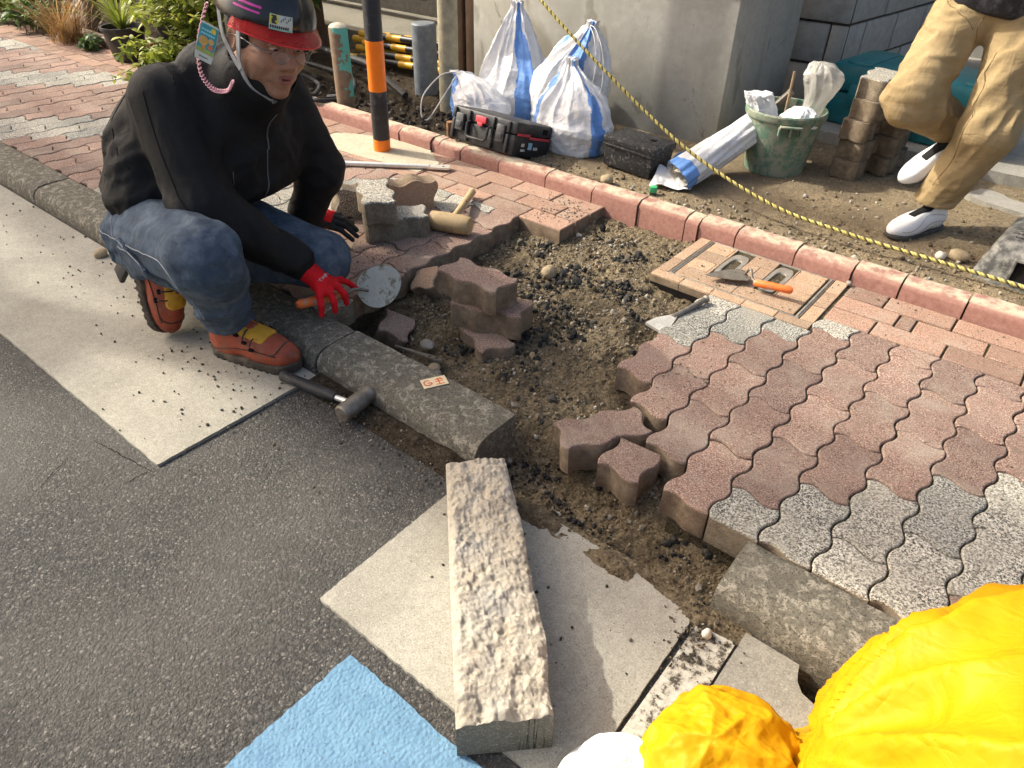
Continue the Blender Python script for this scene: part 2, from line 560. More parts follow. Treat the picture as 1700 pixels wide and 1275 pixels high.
# --- blue painted lane ---------------------------------------------------------
def m_blue():
    n = NT('blue_paint'); c = n.coord()
    d = n.voro(135, c)
    col = n.ramp(n.noise(25, 5, .65, c), [(0.3, (.105, .215, .32)), (0.7, (.15, .28, .395))])
    col = n.mix(n.ramp(n.noise(6, 6, .7, c), [(.5, 0), (.75, .5)]), col, (.10, .20, .32))
    hole = n.ramp(n.noise(150, 5, .8, c), [(0.60, 0), (0.66, .9)])
    col = n.mix(hole, col, (.05, .055, .06))
    nr = n.bump(n.math('MULTIPLY', d, -1.0), .0022, .8)
    nr = n.bump(n.noise(210, 5, .75, c), .0030, .8, nr)
    return n.out(col, .7, .3, nr)
M_BLUE = m_blue()
bp = [(-.255, -.913)] + [(x, -.912 + random.uniform(-.0022, .0022)) for x in np.linspace(-.25, 3.0, 260)] + [(3.0, -2.4)] + [(-.255 + random.uniform(-.002, .002), y) for y in np.linspace(-2.4, -.93, 120)]
mb = MB(); mb.prism([(x, y) for x, y in reversed(bp)], ROAD - .03, ROAD + .0015)
tag(mb.build('blue_lane_marking', M_BLUE, ang=None), kind='structure')

# --- gutter concrete -----------------------------------------------------------
def rough_line(a, b, n, j):
    return [(a[0] + (b[0] - a[0]) * t + random.uniform(-j, j), a[1] + (b[1] - a[1]) * t + random.uniform(-j, j)) for t in np.linspace(0, 1, n)]
def slab(name, poly, ztop, mat, kind='structure', parent=None):
    if sum(poly[i][0] * poly[(i + 1) % len(poly)][1] - poly[(i + 1) % len(poly)][0] * poly[i][1] for i in range(len(poly))) < 0:
        poly = poly[::-1]
    mb = MB(); mb.prism(poly, -.3, ztop)
    o = mb.build(name, mat, parent, ang=None)
    if kind and not parent: tag(o, kind=kind)
    return o
GZ = ROAD + .004
slab('gutter', rough_line((-1.0, -.40), (-.995, -.878), 50, .0012) + rough_line((-1.0, -.878), (-9, -.886), 300, .0016) + [(-9, -.40)], GZ, M_GUT)
broken = rough_line((-.385, -.445), (-.22, -.402), 30, .0022) + rough_line((-.21, -.402), (.05, -.408), 50, .0028) + rough_line((.055, -.412), (.19, -.435), 30, .0022)
slab('gutter', rough_line((-.40, -.46), (-.395, -.87), 50, .0012) + rough_line((-.39, -.872), (.20, -.868), 70, .0012) + rough_line((.203, -.86), (.196, -.45), 40, .0008)
     + broken[::-1], GZ + .001, M_GUT)
# the gutter beyond the groove, with a paler mortar strip and the drain inlet
M_GUT2 = m_gutter('worn_gutter', (.21, .20, .17), (.30, .285, .24), (.12, .11, .085))
def m_pale():
    n = NT('pale_mortar'); c = n.coord()
    f = n.noise(34, 7, .78, c)
    col = n.ramp(f, [(0.42, (.52, .49, .41)), (0.52, (.36, .335, .275)), (0.56, (.075, .066, .05))])
    nr = n.bump(f, .004, .7)
    return n.out(col, .95, .2, nr)
slab('gutter', [(.2085, -.868), (.2085, -.44), (.285, -.43), (.285, -.868)], GZ - .002, m_pale())
di = [(.290, -.868), (.290, -.395), (.395, -.395), (.40, -.415), (.405, -.43), (.42, -.447), (.45, -.455), (.62, -.455), (.66, -.447), (.675, -.43), (.68, -.395), (1.9, -.395), (1.9, -.868)]
slab('drain_inlet', di, GZ - .003, M_GUT2)
mb = MB(); mb.prism([(.27, -.47), (.72, -.47), (.72, -.37), (.27, -.37)], -.36, -.30)
mb.build('inlet_floor', plain('inlet_dark', (.02, .019, .016), 1, .05)); tag(bpy.data.objects['inlet_floor'], kind='structure')
slab('gutter', [(1.903, -.868), (1.903, -.395), (6, -.395), (6, -.868)], GZ - .002, M_GUT)

# --- kerb ----------------------------------------------------------------------
KPROF = [(-.229, -.215), (-.228, -.006), (-.232, -.0005), (-.30, .0), (-.338, -.0015), (-.356, -.006), (-.370, -.015), (-.381, -.029), (-.386, -.048), (-.393, -.215)]
def kerb_stone(x0, x1, seed, prof=KPROF, ns=34):
    mb = MB()
    pr = []
    for i in range(len(prof) - 1):       # subdivide the profile
        a, b = prof[i], prof[i + 1]
        k = max(1, int(math.hypot(a[0] - b[0], a[1] - b[1]) / .022))
        for j in range(k): pr.append((a[0] + (b[0] - a[0]) * j / k, a[1] + (b[1] - a[1]) * j / k))
    pr.append(prof[-1])
    n = len(pr)
    xs = np.linspace(x0, x1, ns)
    V = np.array([[x, y, z] for x in xs for (y, z) in pr])
    P = V + seed * 3.7
    d = .0026 * fbm(P, 22, 4, .6) - .006 * np.clip(fbm(P, 14, 3, .5, 3) - .30, 0, 1)
    nv = np.stack([0 * d, np.where(V[:, 1] < -.35, -1.0, 0), np.where(V[:, 2] > -.03, 1.0, 0)], -1)
    V = V + nv * d[:, None]
    endw = np.minimum((V[:, 0] - x0), (x1 - V[:, 0]))
    V[:, 2] -= np.where(endw < .008, .0035, 0) * (V[:, 2] > -.05)
    V = V - np.array([x0, 0, 0])
    f = []
    for i in range(ns - 1):
        for k in range(n - 1):
            f.append((i * n + k, (i + 1) * n + k, (i + 1) * n + k + 1, i * n + k + 1))
    f.append(tuple(range(n))); f.append(tuple((ns - 1) * n + k for k in reversed(range(n))))
    return mesh('kerb_stone', V, [tuple(reversed(q)) for q in f], M_KERB, 50)
mb = MB(); mb.box((-9, -.352, -.3), (-.43, -.240, -.016)); mb.box((.23, -.352, -.3), (4, -.240, -.016))
kerb = mb.build('kerb', M_JOINT); tag(kerb, kind='structure')
KS = []
x = -.418
for k in range(11):
    a = x - .597
    KS.append(link('kerb_stone', kerb_stone(a, x, k), kerb, (a, random.uniform(-.002, .002), random.uniform(-.001, .002))))
    x = a - .0075
x = .207
for k in range(5):
    KS.append(link('kerb_stone', kerb_stone(x, x + .597, 20 + k), kerb, (x, 0, .001 * k)))
    x += .605
KS[0].location.z = .003; KS[11].location.z = -.004

# --- sidewalk with wave pavers ---------------------------------------------------
AW, AS = .0085, .0105
def wave(y): 
    s_ = math.sin(TAU * y / U)
    return -AW * (s_ * 1.25 - .25 * s_ ** 3)
def sjoint(t): return AS * math.sin(TAU * t)
def paver_outline(i, y0, y1, gap=.0022):
    """outline of the paver in column i between joints y0 and y1 (grid coordinates)"""
    pts = []
    N = 9
    m = max(2, int(round((y1 - y0) / U * 7)))
    for k in range(N + 1):
        t = k / N
        x = i * U + wave(y0) + U * t
        pts.append((x, y0 + sjoint(t) + gap))
    for k in range(1, m):
        y = y0 + (y1 - y0) * k / m
        pts.append(((i + 1) * U + wave(y) - gap, y))
    for k in range(N + 1):
        t = 1 - k / N
        pts.append((i * U + wave(y1) + U * t, y1 + sjoint(t) - gap))
    for k in range(1, m):
        y = y1 + (y0 - y1) * k / m
        pts.append((i * U + wave(y) + gap, y))
    # pull corners inside the column gap
    q = []
    for (x, y) in pts:
        lo_, hi_ = i * U + wave(y) + gap, (i + 1) * U + wave(y) - gap
        q.append((min(max(x, lo_), hi_), y))
    return q
def clip(poly, a, b, c):
    """keep a*x+b*y+c >= 0"""
    out = []
    for k in range(len(poly)):
        p, q = poly[k], poly[(k + 1) % len(poly)]
        dp, dq = a * p[0] + b * p[1] + c, a * q[0] + b * q[1] + c
        if dp >= 0: out.append(p)
        if (dp >= 0) != (dq >= 0):
            t = dp / (dp - dq)
            out.append((p[0] + (q[0] - p[0]) * t, p[1] + (q[1] - p[1]) * t))
    return out
def dedupe(poly, e=.0012):
    out = []
    for p in poly:
        if not out or math.hypot(p[0] - out[-1][0], p[1] - out[-1][1]) > e: out.append(p)
    while len(out) > 3 and math.hypot(out[0][0] - out[-1][0], out[0][1] - out[-1][1]) <= e: out.pop()
    return out
def area(poly): return .5 * sum(poly[k][0] * poly[(k + 1) % len(poly)][1] - poly[(k + 1) % len(poly)][0] * poly[k][1] for k in range(len(poly)))
def inset(poly, d):
    n = len(poly); out = []
    for k in range(n):
        a, b, c = Vector(poly[k - 1]), Vector(poly[k]), Vector(poly[(k + 1) % n])
        e1 = (b - a).normalized(); e2 = (c - b).normalized()
        n1 = Vector((-e1.y, e1.x)); n2 = Vector((-e2.y, e2.x))
        m = (n1 + n2)
        m = m.normalized() if m.length > 1e-6 else n1
        out.append(b + m * d / max(.5, m.dot(n1)))
    return [(p.x, p.y) for p in out]
def paver_mesh(poly, mat, thick=PT, bev=.0032, name='paver'):
    poly = dedupe(poly)
    n = len(poly)
    ins, ins2 = inset(poly, bev), inset(poly, bev * .35)
    v = [(x, y, -thick) for x, y in poly] + [(x, y, -bev * .75) for x, y in poly] + [(x, y, -bev * .28) for x, y in ins2] + [(x, y, 0) for x, y in ins]
    f = [tuple(reversed(range(n))), tuple(range(3 * n, 4 * n))]
    for r_ in range(3):
        f += [(r_ * n + k, r_ * n + (k + 1) % n, (r_ + 1) * n + (k + 1) % n, (r_ + 1) * n + k) for k in range(n)]
    me = mesh(name, v, f, mat, 50)
    me.polygons[1].use_smooth = False; me.polygons[0].use_smooth = False
    return me
CACHE = {}
def white(cx, cy):
    d = (cy - cx - .87 + .675) % 1.35 - .675
    return abs(d) < .215
YF, YB = -.2265, .752
def lay(parent, i, j, x0=0.0, yb=YB, xmin=None, holes=()):
    """paver of column i from joint j to j+2 (units of U)"""
    y0, y1 = j * U, (j + 2) * U
    if y1 <= YF + .03 or y0 >= yb - .025: return None
    cx, cy = (i + .5) * U + x0, (y0 + y1) / 2
    mat = M_PWHITE if white(cx, cy) else M_PRED
    whole = y0 > YF + .012 and y1 < yb - .012 and xmin is None and not holes
    if whole:
        key = mat.name
        if key not in CACHE:
            CACHE[key] = paver_mesh([(x - .5 * U, y - U) for x, y in paver_outline(0, 0, 2 * U)], mat)
        me = CACHE[key]
        # all outlines repeat with period U, so one mesh serves every column
    else:
        p = paver_outline(i, y0, y1)
        p = clip(p, 0, 1, -(YF)); p = clip(p, 0, -1, yb)
        if xmin is not None: p = clip(p, 1, 0, -xmin + x0)
        for h in holes: p = h(p)
        if len(p) < 3 or area(p) < 4e-4: return None
        me = paver_mesh([(x - (i + .5) * U, y - cy) for x, y in p], mat)
    tl = random.gauss(0, .006), random.gauss(0, .006)
    return link('paver', me, parent, (cx, cy, random.gauss(0, .0011) + .0005), (tl[0] * .5, tl[1] * .5, random.gauss(0, .006)))

BED = -.0060
mb = MB()
XL = -1.166                       # left edge of the pit
mb.box((-9, -.212, -.3), (XL - .016, 1.03, BED))
steps = [(-.3375, .1125), (-.225, 0.0), (-.1125, -.1125), (0.0, -.2275)]
pts = [(4, -.212)] + [(4, 1.03), (-.545, 1.03), (-.545, .66), (-.32, .66)]
ed = [(-.3375 + .018, .66), (-.3375 + .018, .1125 + .02), (-.225 + .018, .1125 + .02), (-.225 + .018, .02), (-.1125 + .018, .02), (-.1125 + .018, -.1125 + .02), (.018, -.1125 + .02), (.018, -.212)]
poly = pts[:3] + [(-.545, .665)] + ed
mb.prism([(x, y) for x, y in poly], -.3, BED)
walk = mb.build('sidewalk', M_JOINT, ang=None); tag(walk, kind='structure')

start = {-3: 1, -2: 0, -1: -1}
COVER = (-.55, -.005, .655, 1.028)
def cover_clip(p):
    # remove the part of the paver under the access cover frame
    return clip(p, 0, -1, COVER[2] - .003)
for i in range(-3, 16):
    par = i & 1
    for j in range(-4 + par if par else -4, 8):
        if (j & 1) != par: continue
        if i in start and j < start[i]: continue
        hol = ()
        if (i + 1) * U <= COVER[1] + .03 and (j + 2) * U > COVER[2]: hol = (cover_clip,)
        lay(walk, i, j, 0.0, YB, None, hol)
# left of the pit
nL = 44
x0L = XL - (-1) * U - U           # column index -1 has its right edge at XL
for i in range(-nL, 0):
    par = i & 1
    for j in range(-4, 8):
        if (j & 1) == par:
            y0, y1 = j * U, (j + 2) * U
            o = lay(walk, i, j, XL, .722)
            if o is not None and i >= -1 and False: pass

# --- straight brick border along the back edging -------------------------------------
mb = MB(); mb.box((-9, .70, -.3), (XL - .02, .71, BED - .002))
border = mb.build('brick_border', M_JOINT); tag(border, kind='structure')
BC = {}
def brick(x0, x1, y0, y1, mat, parent=border, z=0.0):
    key = (round(x1 - x0, 3), round(y1 - y0, 3), mat.name)
    if key not in BC:
        w, d = (x1 - x0) / 2 - .002, (y1 - y0) / 2 - .002
        BC[key] = paver_mesh([(-w, -d), (w, -d), (w, d), (-w, d)], mat, PT, .0035, 'brick')
    return link('brick', BC[key], parent, ((x0 + x1) / 2, (y0 + y1) / 2, z + random.gauss(0, .0008)), (0, 0, random.gauss(0, .004)))
rowsR = [(.755, .845), (.847, .936), (.938, 1.028)]
for r_, (ya, yb) in enumerate(rowsR):
    x = .003
    seq = [[.137, .198, .2, .2, .2, .2, .2], [.182, .047, .198, .2, .2, .2, .2], [.122, .2, .2, .2, .2, .2, .2]][r_]
    for w in seq + [.2] * 3:
        brick(x, x + w, ya, yb, M_PPINK); x += w + .002
rowsL = [(.724, .824), (.826, .925), (.927, 1.028)]
for r_, (ya, yb) in enumerate(rowsL):
    x = -.977 - [0, .1, 0][r_] * 0
    first = [.2, .1, .2][r_]
    k = 0
    while x > -6.2:
        w = first if k == 0 else .2
        m_ = M_PPINK
        if r_ > 0 and x < -2.25: m_ = M_PPINK
        brick(x - w, x, ya, yb, m_)
        x -= w + .002; k += 1
        if k > 27: break
mb = MB(); mb.box((-6.3, .740, -.3), (-1.0, 1.03, BED)); mb.build('brick_bed', M_JOINT, border)
# concrete pad round the striped pole
pad = [(-2.47, .728), (-1.80, .79), (-1.80, .925), (-1.95, 1.027), (-2.2, 1.027), (-2.40, .95), (-2.47, .90)]
pad = sum([rough_line(pad[k], pad[(k + 1) % len(pad)], 8, .006)[:-1] for k in range(len(pad))], [])
slab('pole_footing', pad, .003, m_gutter('pad_mortar', (.40, .35, .25), (.52, .46, .34), (.33, .28, .19)))

# --- back edging ----------------------------------------------------------------
def m_edging():
    n = NT('edging_red'); c = n.coord(True)
    f = n.noise(60, 5, .7, c)
    col = n.ramp(f, [(.3, (.225, .105, .082)), (.7, (.335, .18, .14))])
    z = n.sep(n.coord())[2]
    w = n.ramp(n.noise(16, 6, .72, c), [(.40, 0), (.56, .95)])
    topm = n.ramp(z, [(0.046, 0.0), (0.052, 1.0)])
    col = n.mix(n.math('MULTIPLY', w, topm), col, (.44, .385, .28))
    dz = n.ramp(n.noise(40, 6, .7, c), [(.56, 0), (.72, .5)])
    col = n.mix(dz, col, (.25, .17, .12))
    nr = n.bump(f, .003, .6)
    return n.out(col, .9, .25, nr)
M_EDGE = m_edging()
mb = MB(); mb.box((-6.5, 1.046, -.3), (4, 1.100, .028))
edging = mb.build('edging', M_JOINT); tag(edging, kind='structure')
def edging_block(w):
    pr = [(0, -.16), (0, .036), (.004, .043), (.022, .055), (.028, .057), (.076, .057), (.08, .053), (.08, -.16)]
    n = len(pr); ns = 7
    V = np.array([[x, y, z] for x in np.linspace(0, w, ns) for (y, z) in pr])
    V[:, 1] += .0016 * fbm(V + w * 90, 25, 3); V[:, 2] += np.where(V[:, 2] > 0, .0016 * fbm(V + w * 50, 30, 3), 0)
    f = []
    for i in range(ns - 1):
        for k in range(n):
            f.append((i * n + k, (i + 1) * n + k, (i + 1) * n + (k + 1) % n, i * n + (k + 1) % n))
    f.append(tuple(range(n))); f.append(tuple((ns - 1) * n + k for k in reversed(range(n))))
    return mesh('edging_block', V, f, M_EDGE, 40)
J = [-2.868, -2.61, -2.345, -2.16, -1.95, -1.90, -1.765, -1.54, -1.28, -1.045, -.83, -.625, -.57, -.425, -.205, -.01, .142, .333, .545, .757, .969, 1.181, 1.393, 1.605, 1.817]
x = J[0]
while x > -6.2:
    x -= .225; J.insert(0, x)
EB = {}
for a, b in zip(J[:-1], J[1:]):
    w = round(b - a - .006, 3)
    if w not in EB: EB[w] = edging_block(w)
    link('edging_block', EB[w], edging, (a + .003, 1.030 + random.gauss(0, .0022), random.gauss(0, .002)), (random.gauss(0, .01), 0, random.gauss(0, .006)))

# --- the pit -----------------------------------------------------------------------
def pit_h(X, Y):
    P = np.stack([X, Y, 0 * X], -1)
    z = -.092 + .016 * fbm(P, 3.2, 3, .5, 2)
    rear = np.clip((Y - .45) / .35, 0, 1)
    z = z + rear * .045
    mound = np.exp(-(((X + .62) / .22) ** 2 + ((Y - .55) / .25) ** 2)) * .035
    z = z + mound
    z = z + .030 * np.exp(-(((X + .47) / .08) ** 2 + ((Y - .42) / .16) ** 2))
    # deep corner behind the worker's kerb stone and the trench of the lifted stone
    z = z - .10 * np.exp(-(((X + 1.08) / .16) ** 2 + ((Y + .13) / .12) ** 2))
    tr = np.clip((X + .44) / .04, 0, 1) * np.clip((.225 - X) / .03, 0, 1) * np.clip((-.17 - Y) / .06, 0, 1)
    z = z - tr * .055
    z = z + .017 * fbm(P, 11, 5, .62, 5) + .007 * ridged(P, 33, 3, .6, 8) + .004 * fbm(P, 90, 2, .6, 3)
    return z
pit = link('pit_soil', grid_mesh('pit_soil', -1.27, .33, 420, -.52, 1.06, 410, pit_h, M_SOIL))
tag(pit, kind='structure')

# --- yard behind the edging -----------------------------------------------------------
def yard_h(X, Y):
    P = np.stack([X, Y, 0 * X], -1)
    z = .012 + .03 * np.clip((Y - 1.1) / .6, 0, 1) * 0
    z = z + .014 * fbm(P, 3.0, 4, .5, 4) + .008 * ridged(P, 17, 3, .6, 9) * np.exp(-((Y - 1.2) / .28) ** 2) + .003 * fbm(P, 45, 3, .6, 2)
    return z
yard = link('yard', grid_mesh('yard', -1.75, 2.4, 330, 1.085, 5.5, 300, yard_h, M_YARD)); tag(yard, kind='structure')
def bedh(X, Y):
    P = np.stack([X, Y, 0 * X], -1)
    return -.008 + .03 * fbm(P, 5, 4, .6, 4) + .014 * ridged(P, 22, 3, .6, 9)
bed = link('planting_bed', grid_mesh('planting_bed', -7.5, -1.66, 300, 1.085, 6.5, 220, bedh, M_DARKSOIL)); tag(bed, kind='structure')

# ================================================================== LOOSE PAVERS
def full_outline(): return [(x - .5 * U, y - U) for x, y in paver_outline(0, 0, 2 * U)]
def half_outline():
    return [(x, y + U * .5) for x, y in clip(full_outline(), 0, -1, 0.0)]
ME_FULL = {}
def loose(loc, rz, label, mat=None, group=None, rx=0.0, ry=0.0, poly=None, cat='paver'):
    mat = mat or M_PRED
    if poly is None:
        if mat.name not in ME_FULL: ME_FULL[mat.name] = paver_mesh(full_outline(), mat)
        me = ME_FULL[mat.name]
    else:
        me = paver_mesh(poly, mat)
    o = link('loose_paver', me, None, loc, (rx, ry, rz))
    return tag(o, label, cat, group)
G1 = 'pavers stacked in the middle of the pit'
loose((-.835, .098, .117), R(94), 'red wave paver on top of the stack in the pit', None, G1)
loose((-.785, .108, .036), R(112), 'red wave paver in the middle of the stack in the pit', None, G1)
loose((-.785, .070, -.045), R(66), 'muddy red wave paver at the bottom of the stack in the pit', None, G1)
G2 = 'pavers set aside beside the worker'
loose((-1.405, .298, .082), R(-30), 'dark dirty paver lying under the small heap beside the glove', M_PWHITE, G2)
loose((-1.46, .262, .163), R(-32) + R(90), 'pale topped paver lying highest on the heap by the mallet', M_PWHITE, G2)
loose((-1.605, .335, .057), R(-25), 'paver stood on edge left of the heap beside the worker', M_PWHITE, G2, ry=R(88))
loose((-1.52, .475, .057), R(-28), 'paver stood on edge behind the heap beside the worker', M_PTAN, G2, ry=R(90))
loose((-.228, -.122, -.006), R(-33), 'whole red paver lifted out of line at the pit edge', None, 'loose pavers at the pit edge', rx=R(1.5), ry=R(-3))
loose((-.116, -.172, -.010), R(4), 'cut half red paver standing loose by the trench', None, 'loose pavers at the pit edge', poly=[(x, y - .003) for x, y in half_outline()], rx=R(2))
loose((-1.125, .155, -.022), R(25), 'pale broken paver end leaning at the pit wall', M_PTAN, 'broken pavers in the pit', rx=R(28), ry=R(-18), poly=[(x * .8, y * .75) for x, y in half_outline()])
loose((-1.06, -.035, -.092), R(40), 'broken red paver lying under the round trowel', M_PRED, 'broken pavers in the pit', rx=R(16), ry=R(24), poly=[(x * .9, y * .9) for x, y in half_outline()])
# stack by the concrete pier
M_PMUD = speckle_paver('paver_muddy', (.13, .10, .07), (.05, .04, .028), (.22, .17, .12), (.10, .075, .05))
for k in range(5):
    m = M_PWHITE if k == 4 else M_PMUD
    loose((-.352 + [0, .008, -.006, .012, .004][k], 2.045 + [0, .012, 0, .02, .03][k], .098 + .0815 * k), R([2, -3, 3, -2, 4][k]),
          ['lowest', 'second lowest', 'middle', 'second highest', 'highest'][k] + ' paver of the tall stack by the grey pier', m, 'pavers stacked by the grey pier')
for k in range(4):
    loose((-.262 + [0, -.006, .006, 0][k], 2.205 + .01 * k, .098 + .0815 * k), R([-2, 4, 1, -4][k]),
          ['lowest', 'second lowest', 'second highest', 'highest'][k] + ' muddy paver of the shorter stack beside the teal case', M_PMUD, 'pavers stacked by the grey pier')

# ================================================================== LIFTED KERB STONE ON THE ROAD
def m_broken():
    n = NT('broken_concrete'); c = n.coord()
    f = n.noise(38, 8, .75, c, .5)
    col = n.ramp(f, [(.25, (.22, .18, .13)), (.45, (.44, .385, .30)), (.75, (.60, .55, .45))])
    g = n.noise(9, 5, .6, c)
    col = n.mix(n.ramp(g, [(.5, 0), (.7, .7)]), col, (.36, .35, .32))
    col = n.mix(n.ramp(n.voro(60, c), [(.0, .7), (.18, 0)]), col, (.16, .12, .08))  # dark spots painted in as shadowed pits
    nr = n.bump(n.noise(150, 6, .75, c), .006, 1)
    return n.out(col, .97, .15, nr)
def lifted_kerb():
    nx, ny = 290, 84
    Lx, Wd, Hh = .588, .152, .108
    X, Y = np.meshgrid(np.linspace(0, Lx, nx), np.linspace(0, Wd, ny), indexing='ij')
    P = np.stack([X, Y, 0 * X], -1)
    Yw = Y + (Y / Wd) * (.007 * fbm(P, 9, 3, .5, 3) + .010 * np.sin(X * 7) * .5 + .03 * (X / Lx) - .018)
    rough = .009 * fbm(P, 30, 4, .7, 2) + .004 * ridged(P, 24, 3, .6, 2) + .012 * fbm(P, 9, 3, .5, 7) + .0035 * ridged(P, 70, 3, .6, 1) + .002 * fbm(P, 160, 2, .6, 5) - .010 * np.clip(fbm(P, 38, 2, .5, 12) - .25, 0, 1)
    edge = np.clip(Y / .010, 0, 1) * np.clip((Wd - Y) / .008, 0, 1)
    Z = Hh + rough * np.clip(Y / .014, .05, 1) - (1 - edge) * .006
    near = np.clip((X - Lx + .05) / .05, 0, 1)
    Z = Z - near * .022 * np.clip(.5 + fbm(P, 30, 2), 0, 1)
    top = np.stack([X, Yw, Z], -1).reshape(-1, 3)
    v = top.tolist(); f = []; mi = []
    I = lambda i, j: i * ny + j
    for i in range(nx - 1):
        for j in range(ny - 1):
            f.append((I(i, j), I(i + 1, j), I(i + 1, j + 1), I(i, j + 1))); mi.append(0)
    ring = [I(i, 0) for i in range(nx)] + [I(nx - 1, j) for j in range(1, ny)] + [I(i, ny - 1) for i in range(nx - 2, -1, -1)] + [I(0, j) for j in range(ny - 2, 0, -1)]
    base = ring
    b0 = len(v)
    for lev, (dz, ins) in enumerate([(.5, 0), (0.0, .0)]):
        for q in ring:
            x, y, z = v[q]
            v.append((x, y + (.003 * random.uniform(-1, 1) if y > .1 else 0), z * dz))
    m = len(ring)
    rows = [ring, list(range(b0, b0 + m)), list(range(b0 + m, b0 + 2 * m))]
    for a, b in ((0, 1), (1, 2)):
        for k in range(m):
            k2 = (k + 1) % m
            f.append((rows[a][k], rows[b][k], rows[b][k2], rows[a][k2])); mi.append(1)
    f.append(tuple(reversed(rows[2]))); mi.append(1)
    me = mesh('lifted_kerb_stone', v, f, [m_broken(), m_gutter('kerb_side_shaded', (.085, .078, .062), (.14, .128, .10), (.20, .18, .14))], None)  # dark side concrete, darkened further for shade on faces turned from the sun
    me.polygons.foreach_set('material_index', mi)
    shade(me, 60)
    o = link('lifted_kerb_stone', me, None, (-.392, -.508, GZ + .001), (0, 0, R(-45)))
    tag(o, 'lifted concrete kerb stone with rough broken face lying across the gutter', 'kerb stone')
lifted_kerb()

# ================================================================== ACCESS COVER
M_STEEL = plain('galvanised_steel', (.38, .36, .31), .5, .5, .6, .3, 60, .001, 300, False, (.20, .17, .12), 30)
M_DARK = plain('dark_recess', (.015, .013, .012), 1, .05)
cov = empty('access_cover', (0, 0, 0), (0, 0, 0), 'rectangular tiled access cover with two slotted handles beside the pink edging', 'cover')
cx0, cx1, cy0, cy1 = COVER
mb = MB(); mb.box((cx0 + .003, cy0 + .003, -.12), (cx1 - .003, cy1 - .002, -.016)); mb.build('tray', M_DARK, cov)
def ctile(x0, x1, y0, y1):
    w, d = (x1 - x0) / 2 - .0012, (y1 - y0) / 2 - .0012
    me = paver_mesh([(-w, -d), (w, -d), (w, d), (-w, d)], M_PTAN, .03, .0018, 'tile')
    link('tile', me, cov, ((x0 + x1) / 2, (y0 + y1) / 2, random.gauss(0, .0005)))
lx0, lx1, ly0, ly1 = -.488, -.072, .708, 1.018
for x in np.arange(-.549, -.02, .1085): ctile(x, min(x + .1085, -.006), .656, .700)
for y0, y1 in ((.702, .81), (.812, .92), (.922, 1.027)):
    ctile(-.549, -.507, y0, y1); ctile(-.05, -.006, y0, y1)
mb = MB()
for (a, b) in (((-.505, .702), (-.492, 1.027)), ((-.066, .702), (-.053, 1.027)), ((-.492, .702), (-.066, .7075)), ((-.492, 1.0185), (-.066, 1.027))):
    mb.box((a[0], a[1], -.04), (b[0], b[1], -.0015), bev=.0008)
for x in (-.500, -.0595): mb.box((x - .0011, .71, -.04), (x + .0011, 1.02, .0015))
mb.build('frame', M_STEEL, cov)
slots = [(-.362, .885), (-.205, .895)]
ys = [.708, .785, .862, .94, 1.018]
for a, b in zip(ys[:-1], ys[1:]):
    xs = [lx0, -.28, lx1] if ys.index(a) % 2 == 0 else [lx0, -.405, -.165, lx1]
    for x0, x1 in zip(xs[:-1], xs[1:]):
        pieces = [(x0, x1)]
        if a < .95 and b > .83:
            for sx, sy in slots:
                q = []
                for p0, p1 in pieces:
                    if p1 <= sx - .033 or p0 >= sx + .033: q.append((p0, p1))
                    else:
                        if p0 < sx - .034: q.append((p0, sx - .033))
                        if p1 > sx + .034: q.append((sx + .033, p1))
                pieces = q
        for p0, p1 in pieces:
            if p1 - p0 > .006: ctile(p0, p1, a, b)
for sx, sy in slots:
    mb = MB()
    def ring(rx_, ry_, z):
        return [(sx + rx_ * math.copysign(abs(math.cos(q)) ** .55, math.cos(q)), sy + ry_ * math.copysign(abs(math.sin(q)) ** .55, math.sin(q)), z) for q in np.linspace(0, TAU, 28, endpoint=False)]
    rings = [ring(.032, .10, -.03), ring(.032, .10, -.0005), ring(.019, .060, -.0005), ring(.016, .056, -.014), ring(.014, .053, -.015)]
    v = sum(rings, [])
    f = [(r_ * 28 + k, r_ * 28 + (k + 1) % 28, (r_ + 1) * 28 + (k + 1) % 28, (r_ + 1) * 28 + k) for r_ in range(4) for k in range(28)]
    mb.add(v, f); h = mb.build('slot_handle', M_STEEL, cov)
    mb = MB(); mb.add(ring(.0165, .057, -.0135), [tuple(range(28))]); mb.build('slot', M_DARK, h)

# ================================================================== TOOLS
M_WOOD = plain('pale_wood', (.46, .33, .17), .65, .3, 0, .3, 14, .001, 200, False, (.17, .13, .085), 14, (.45, .7))
M_RUBBER = plain('black_rubber', (.022, .022, .023), .6, .35, 0, .3, 30, .0006, 300, False, (.10, .09, .075), 20, (.55, .8))
M_CHROME = plain('worn_chrome', (.68, .66, .60), .34, .5, .55, .15, 40, 0, 200, False, (.25, .21, .16), 25, (.55, .75))
M_IRON = plain('dull_iron', (.21, .19, .16), .55, .4, .6, .3, 50, .0008, 250, False, (.14, .09, .055), 18, (.5, .75))
M_ORANGE = plain('orange_paint', (.72, .16, .03), .5, .4, 0, .12, 20, 0, 100, False, (.36, .30, .22), 26, (.52, .62))

def axis_mat(p, d, upish=(0, 0, 1)):
    d = Vector(d).normalized(); u = Vector(upish)
    y = u.cross(d).normalized(); z = d.cross(y)
    M = Matrix((d, y, z)).transposed().to_4x4(); M.translation = p
    return M          # local x runs along d

